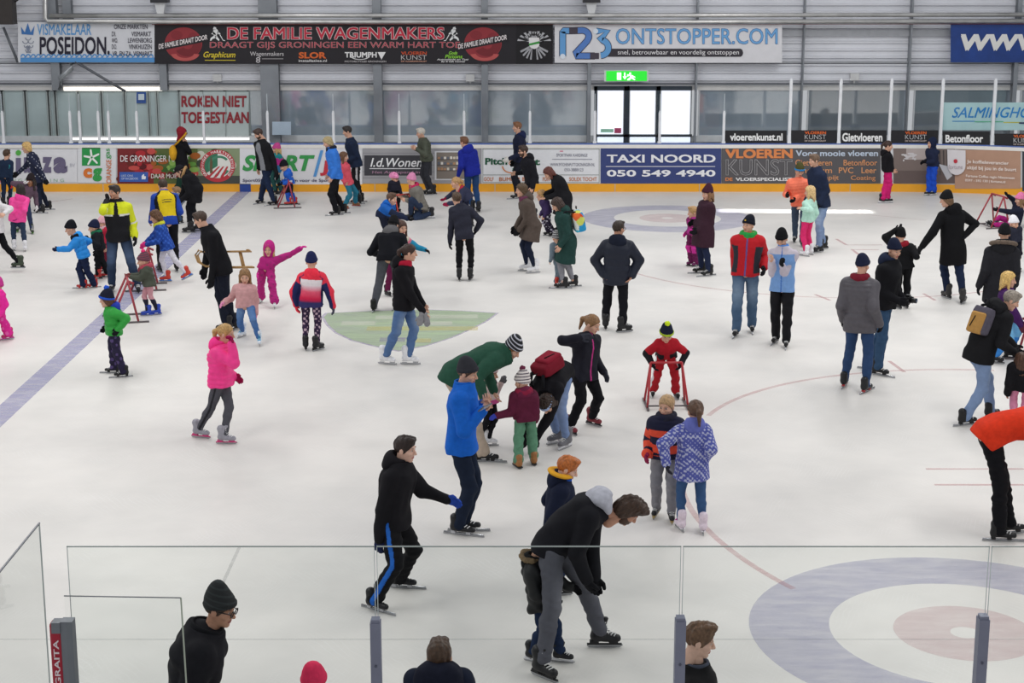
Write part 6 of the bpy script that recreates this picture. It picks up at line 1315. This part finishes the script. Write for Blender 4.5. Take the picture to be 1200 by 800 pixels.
near('boy in a black jacket with striped collar beside the near glass post', 820, 750, 10.6, 0, 1.42, 75, look=85, J=dict(c='#1e1d1f', bulk=.024, collar='#4a4e5c'), hair=('spiky', '#6a4e3a'), T=BLK, skin='p', pitch=14)
# ------------------------------------------------------------------ training frames, bags, camera, phone, sled
def frame_aid(label, px, py, rz, s=1.0, col='#a03a44'):
    """tubular pushing frame; rz = direction the frame points (person pushes from behind)"""
    g = ground(px, py); d = dirv(rz); a = math.atan2(-d[0], d[1])
    o = empty('training_frame', (g[0], g[1], 0), label, 'skating aid', 'tubular training frames on the ice', a)
    red_ = plain(col, .45, 0, .4, .12, 9); gry = plain('#6c6668', .4, .5, .5); W_ = .26*s; Hh = .72*s; r = .019*s
    m = MB(); m.tube([(-W_, -.12*s, Hh-.05*s), (-W_, -.02*s, Hh), (W_, -.02*s, Hh), (W_, -.12*s, Hh-.05*s)], r*1.05); m.build('handlebar', red_, o)
    for sx in (-1, 1):
        m = MB(); m.tube([(sx*W_, -.02*s, Hh), (sx*W_*1.3, -.16*s, .03)], r); m.build('rear_leg', red_, o)
        m = MB(); m.tube([(sx*W_, -.02*s, Hh), (sx*W_*1.3, .3*s, .03)], r); m.build('front_leg', red_, o)
        m = MB(); m.box((sx*W_*1.3-.014, -.34*s, 0), (sx*W_*1.3+.014, .42*s, .028)); m.build('runner', gry, o)
    m = MB(); m.tube([(-W_*1.3, .3*s, .05), (W_*1.3, .3*s, .05)], r*.8); m.build('cross_bar', gry, o)
    return o
frame_aid('red tubular training frame pushed by the curly-haired girl', 174, 337, -80, .95)
frame_aid('red tubular training frame pushed by the small boy in the blue snowsuit', 338, 242, -80, .85)
frame_aid('red tubular training frame held by the child in the olive coat', 150, 374, -75, .95)
frame_aid('red tubular training frame the boy in the red suit leans on', 780, 474, 2, .8, '#b03038')
frame_aid('red tubular training frame of the girl sitting at the right edge', 1166, 265, -75, .95)
frame_aid('red tubular training frame pushed by the girl in the purple jacket', 1206, 428, 78, .95)
frame_aid('red tubular training frame in front of the toddler with the pink helmet', 472, 256, 40, .75, '#c03a34')

def blob(fn, lo, hi, h, name, mat, parent, col=None):
    v, q = snet(fn, lo, hi, h); c = col(v) if col else None
    return link(name, npmesh(name, v, q, c), mat, parent)
def backpack(P, label, w, h, d, mat, pocket=None, t=.62, back=.16, pc=None, straps='#1c1c20'):
    p = P['bez'](t) if t <= 1 else P['nk']; up = nrm(P['bez'](min(1, t+.2))-P['bez'](t-.2)); u = P['shl']; fr = nrm(np.cross(u, up)); c = p-fr*(back*P['sc'])
    o = empty('backpack', tuple(c), label, 'backpack'); R = np.stack([-u, fr, up], 1); o.location = c; o.rotation_euler = rotm(R, 1).to_euler()
    def f(Q):
        q = np.abs(Q)-np.array([w*.62, d*.4, h*.62], f32); e = np.maximum(q, 0); return vn(e)+np.minimum(q.max(1), 0)-.38*min(w, d)*1.0+.004*wob(Q, 30, 3)+.25*np.maximum(0, Q[:, 2]-h*.4)
    pat = None
    if isinstance(mat, tuple):
        cl = np.array([lin(x) for x in mat])
        def pat(v):
            r = np.random.RandomState(5); S_ = r.uniform(-1, 1, (46, 3))*np.array([w, d, h])*1.25; k = r.randint(0, len(cl), 46); dd = ((v[:, None, :]-S_[None])**2).sum(2); return cl[k[dd.argmin(1)]]
    blob(f, (-w*1.3, -d*1.5, -h*1.3), (w*1.3, d*1.5, h*1.3), .011, 'bag', vcol('bag_print', .6) if pat else cloth(mat), o, pat)
    if pocket:
        def g(Q):
            q = np.abs(Q-np.array([0, -d*.62, -h*.22], f32))-np.array([w*.5, d*.2, h*.45], f32); return vn(np.maximum(q, 0))+np.minimum(q.max(1), 0)-.03
        blob(g, (-w, -d*1.5, -h*1.2), (w, d*.2, h*.8), .011, 'front_pocket', cloth(pocket), o)
        m = MB(); m.tube([(-w*.32, -d*.92-.02, -h*.5), (-w*.1, -d*.95-.02, h*.1)], .008); m.build('zip', cloth('#1a1a1c'), o)
    for s in (-1, 1):
        m = MB(); m.tube([(s*w*.55, d*.2, h*.75), (s*w*.62, d+.06, h*1.0), (s*w*.75, d+.18, h*.75)], .02, 0, 6); m.build('strap', cloth(straps), o)
    m = MB(); m.tube([(-.04, -.01, h*.92), (-.03, -.02, h*1.12), (.03, -.02, h*1.12), (.04, -.01, h*.92)], .009, 0, 6); m.build('grab_handle', cloth(straps), o)
    return o
backpack(w_green, 'multicoloured patterned backpack worn by the woman in the dark green coat', .19, .23, .13, ('#e8542c', '#2a9ad0', '#2a2460', '#d8e06a', '#1c1c30', '#48b8d8', '#f07038', '#e6e8e2'), t=.58, back=.27)
backpack(m_pack, 'grey backpack with a tan pocket worn by the grey-haired man', .18, .24, .09, '#56525e', '#b0854a', t=.66, back=.19)
backpack(w_bend, 'dark red backpack worn by the woman bending down to the toddler', .17, .23, .1, '#7c1c2c', '#8a2032', t=.6, back=.22)
# yellow shoulder bag
g = at(203, 179, YB-.7); o = empty('shoulder_bag', tuple(g), 'mustard yellow shoulder bag on the back of the woman in the red headscarf', 'bag')
blob(lambda Q: ell(Q, (0, 0, 0), (.1, .16, .19))+.004*wob(Q, 30, 1), (-.2, -.25, -.25), (.2, .25, .25), .014, 'bag', cloth('#d6a02a'), o)
m = MB(); m.tube([(0, 0, .15), (.15, -.12, .27), (.3, -.16, .42), (.36, -.1, .5)], .022, 0, 6); m.build('strap', cloth('#cf9a28'), o)
# mustard strap of the near woman's bag
P = w_near; m = MB(); a = P['S'][1]*.45+P['nk']*.55
o = empty('shoulder_strap', tuple(a), 'thin mustard bag strap over the shoulder of the woman at the lower edge', 'strap')
m.tube([np.array([0, 0, .06])-P['fd']*.03, np.array([.02, -.12, .0])-P['fd']*.0, np.array([.02, -.15, -.22]), np.array([.0, -.16, -.5])], .012, 0, 6); m.build('strap', cloth('#a8752c'), o)
# camera
def oriented(name, label, cat, loc, rz):
    return empty(name, tuple(loc), label, cat, rz=math.radians(rz))
c = (m_cam['W'][0]+m_cam['W'][1])/2+m_cam['fd']*.12; o = oriented('camera', 'black photo camera held low by the man in the navy beanie', 'camera', c, 55)
blk = plain('#1a1a1c', .4); m = MB(); m.box((-.07, -.035, -.05), (.07, .035, .045)); m.box((-.03, -.03, .045), (.03, .03, .075)); m.box((.035, -.06, -.05), (.07, -.03, .04)); m.build('camera_body', blk, o)
m = MB(); m.tube([(0, -.03, 0), (0, -.13, 0)], .036, 0, 14); m.build('lens', blk, o); m = MB(); m.tube([(0, -.131, 0), (0, -.134, 0)], .028, 0, 14); m.build('lens_glass', plain('#3a4a66', .08, 0, .8), o)
# phone
c = at(568.5, 477, m_blue['W'][1][1]-.1); o = empty('phone', tuple(c), 'grey phone held up by the man in the bright blue jacket', 'phone'); o.rotation_euler = (math.radians(50), 0, math.radians(60))
m = MB(); m.box((-.085, -.006, -.045), (.085, .006, .045)); m.build('phone_case', plain('#55575c', .4), o); m = MB(); m.box((-.075, -.008, -.038), (.075, -.0055, .038)); m.build('screen', plain('#b8c0c8', .1, 0, .6), o)
# grey mittens in the jeans woman's hand
g = at(496, 374, w_jeans['W'][1][1]-.02); o = empty('spare_mittens', tuple(g), 'pair of grey mittens held by the woman in jeans and white skates', 'mittens')
for i, (x, z, r) in enumerate(((-.03, -.02, .2), (.035, -.03, -.2))):
    v, q = hand_tpl(.5, .006, .006, True); M = np.array(Matrix.Rotation(math.pi+r, 3, 'Y')); link('mitten', npmesh('mitten', (v @ M.T)+np.array([x, i*.02, z+.06]), q), cloth('#8c8c90'), o)
# wooden sled
g = at(263, 303, m_sled['hip'][1]+.28); o = empty('sled', tuple(g), 'wooden slatted sled carried by the man in the black jacket', 'sled'); o.rotation_euler = (math.radians(-12), 0, math.radians(4))
wood = plain('#b08a5a', .55, 0, .3, .2, 12)
for k, y in enumerate((-.14, -.05, .04, .13)):
    m = MB(); m.box((-.3, y-.03, .1), (.42, y+.03, .122)); m.build('slat', wood, o)
for y in (-.16, .16):
    m = MB(); m.tube([(-.38, y, .14), (-.44, y, .06), (-.4, y, -.05), (-.28, y, -.12), (.1, y, -.14), (.46, y, -.14)], .018, 0, 6); m.build('runner', wood, o)
    for x in (-.18, .3):
        m = MB(); m.tube([(x, y, -.13), (x-.05, y*.8, .1)], .018, 0, 6); m.build('strut', wood, o)
m = MB(); m.box((-.36, -.17, .1), (-.33, .17, .125)); m.build('cross_bar', wood, o); m = MB(); m.box((.36, -.19, .12), (.4, .19, .14)); m.build('cross_bar', wood, o)

# ------------------------------------------------------------------ near boards: glass, posts, open gate
YN = 9.9; ng = glassmat('near_glass', (.93, .955, .94), .0, .02, 0.0); edge = plain('#9aa3a0', .3, 0, .5)
ztop = at(600, 640, YN)[2]; xs = [at(77, 640, YN)[0], at(440, 640, YN)[0], at(799.5, 640, YN)[0], at(1161, 640, YN)[0], at(1520, 640, YN)[0]]
nm = ['left of the first near post', 'between the first and second near posts', 'between the second and third near posts', 'right of the third near post']
m = MB(); m.box((-3.06, 9.82, 0), (14, 9.98, .9)); m.box((-3.1, 8.9, 0), (-2.96, 10.4, .9)); m.box((-3.1, 9.5, 0), (-2.0, 9.82, .9)); m.build('wall_near', [plain('#dcdde0', .4)], kind='structure')
gs = empty('glass_screen', (xs[0], YN, .9), 'near rink glass with grey steel posts along the lower edge', 'glass screen'); H_ = ztop-.9
for i in range(4):
    a, b = xs[i]+.006-xs[0], xs[i+1]-.006-xs[0]
    m = MB(); m.add([(a, 0, 0), (b, 0, 0), (b, 0, H_), (a, 0, H_)], [(0, 1, 2, 3)]); m.build('pane', ng, gs)
    m = MB(); m.box((a, -.004, H_-.004), (b, .004, H_+.003)); m.build('top_edge', edge, gs)
    for x in (a, b-.004):
        m = MB(); m.box((x, -.004, 0), (x+.004, .004, H_)); m.build('side_edge', plain('#c9d2cf', .3), gs)
pg = plain('#7c7f92', .45, .3, .5)
for i, (px, py) in enumerate(((440, 724), (797.5, 722), (1152.5, 720))):
    p = at(px, py, YN-.06); x = p[0]-xs[0]; z = p[2]-.9; m = MB(); m.box((x-.032, -.1, 0), (x+.032, -.02, z-.02)); m.box((x-.026, -.095, z-.02), (x+.026, -.03, z)); o = m.build('post', pg, gs)
    m = MB(); m.tube([(x, -.101, z-.3), (x, -.107, z-.3)], .008, 0, 8); m.build('screw', plain('#55586a', .4), o)
xg = -3.02; o = empty('glass_screen', (xg, 9.0, .9), 'glass side screen at the lower left corner reflecting the man in the knitted hat', 'glass screen')
a = at(47, 612, 10.37); zt2 = a[2]; m = MB(); m.add([(0, 0, 0), (0, 1.36, 0), (0, 1.36, zt2-.9), (0, 0, zt2-.9)], [(0, 1, 2, 3)]); m.build('pane', glassmat('side_glass', (.9, .925, .91), .07, .02), o)
m = MB(); m.box((-.005, 0, zt2-.905), (.005, 1.36, zt2-.895)); m.build('top_edge', plain('#6d7078', .4), o); m = MB(); m.box((-.004, 1.352, 0), (.004, 1.36, zt2-.9)); m.build('side_edge', plain('#b9c2bf', .3), o)
# low gate pane and its red padded post
a, b = at(75, 698, YN-.3), at(212, 700.5, YN-.3); o = empty('glass_gate', (a[0], YN-.3, .9), 'smaller clear glass gate in front of the man in the knitted hat', 'gate'); W_ = b[0]-a[0]; H_ = a[2]-.9
m = MB(); m.add([(0, 0, 0), (W_+.02, 0, 0), (W_, 0, H_-.012), (0, 0, H_)], [(0, 1, 2, 3)]); m.build('pane', glassmat('gate_glass', (.95, .96, .955), .0, .02, 0.0), o)
m = MB(); m.tube([(0, 0, H_), (W_, 0, H_-.012)], .004); m.build('top_edge', plain('#7d8086', .4), o); m = MB(); m.tube([(W_, 0, H_-.012), (W_+.02, 0, 0)], .005); m.build('side_edge', plain('#a8b0a0', .3), o)
p0, p1 = at(59, 724, YN-.2), at(89, 800, YN-.2); o = empty('gate_post', (p0[0], YN-.2, .9), 'grey steel gate post with a red padded sleeve at the lower left', 'post'); Z = p0[2]-.9
k = at(72, 724, YN-.2)[0]-p0[0]; e = at(86, 724, YN-.2)[0]-p0[0]
m = MB(); m.box((k, -.04, 0), (e, .04, Z-.01)); m.box((.015, -.05, Z-.08), (k, .03, Z-.012)); m.build('post', plain('#777b82', .45, .4), o)
def pad(Q):
    q = np.abs(Q-np.array([.035, 0, Z/2-.02], f32))-np.array([.012, .02, Z/2-.02], f32); return vn(np.maximum(q, 0))+np.minimum(q.max(1), 0)-.026
blob(pad, (-.02, -.06, -.1), (.09, .06, Z+.05), .008, 'red_pad', plain('#a81c34', .5, 0, .4, .1), o)
V, Fs = tmesh('GRAITA', .02); lo, hi = V.min(0), V.max(0); q = (V-lo)/np.maximum(hi-lo, 1e-6)
m = MB(); m.add([(.055-.034*y_, -.052, Z-.42+.3*x_) for x_, y_, _ in q], Fs); m.build('lettering', plain('#e6d4d8', .5), o)
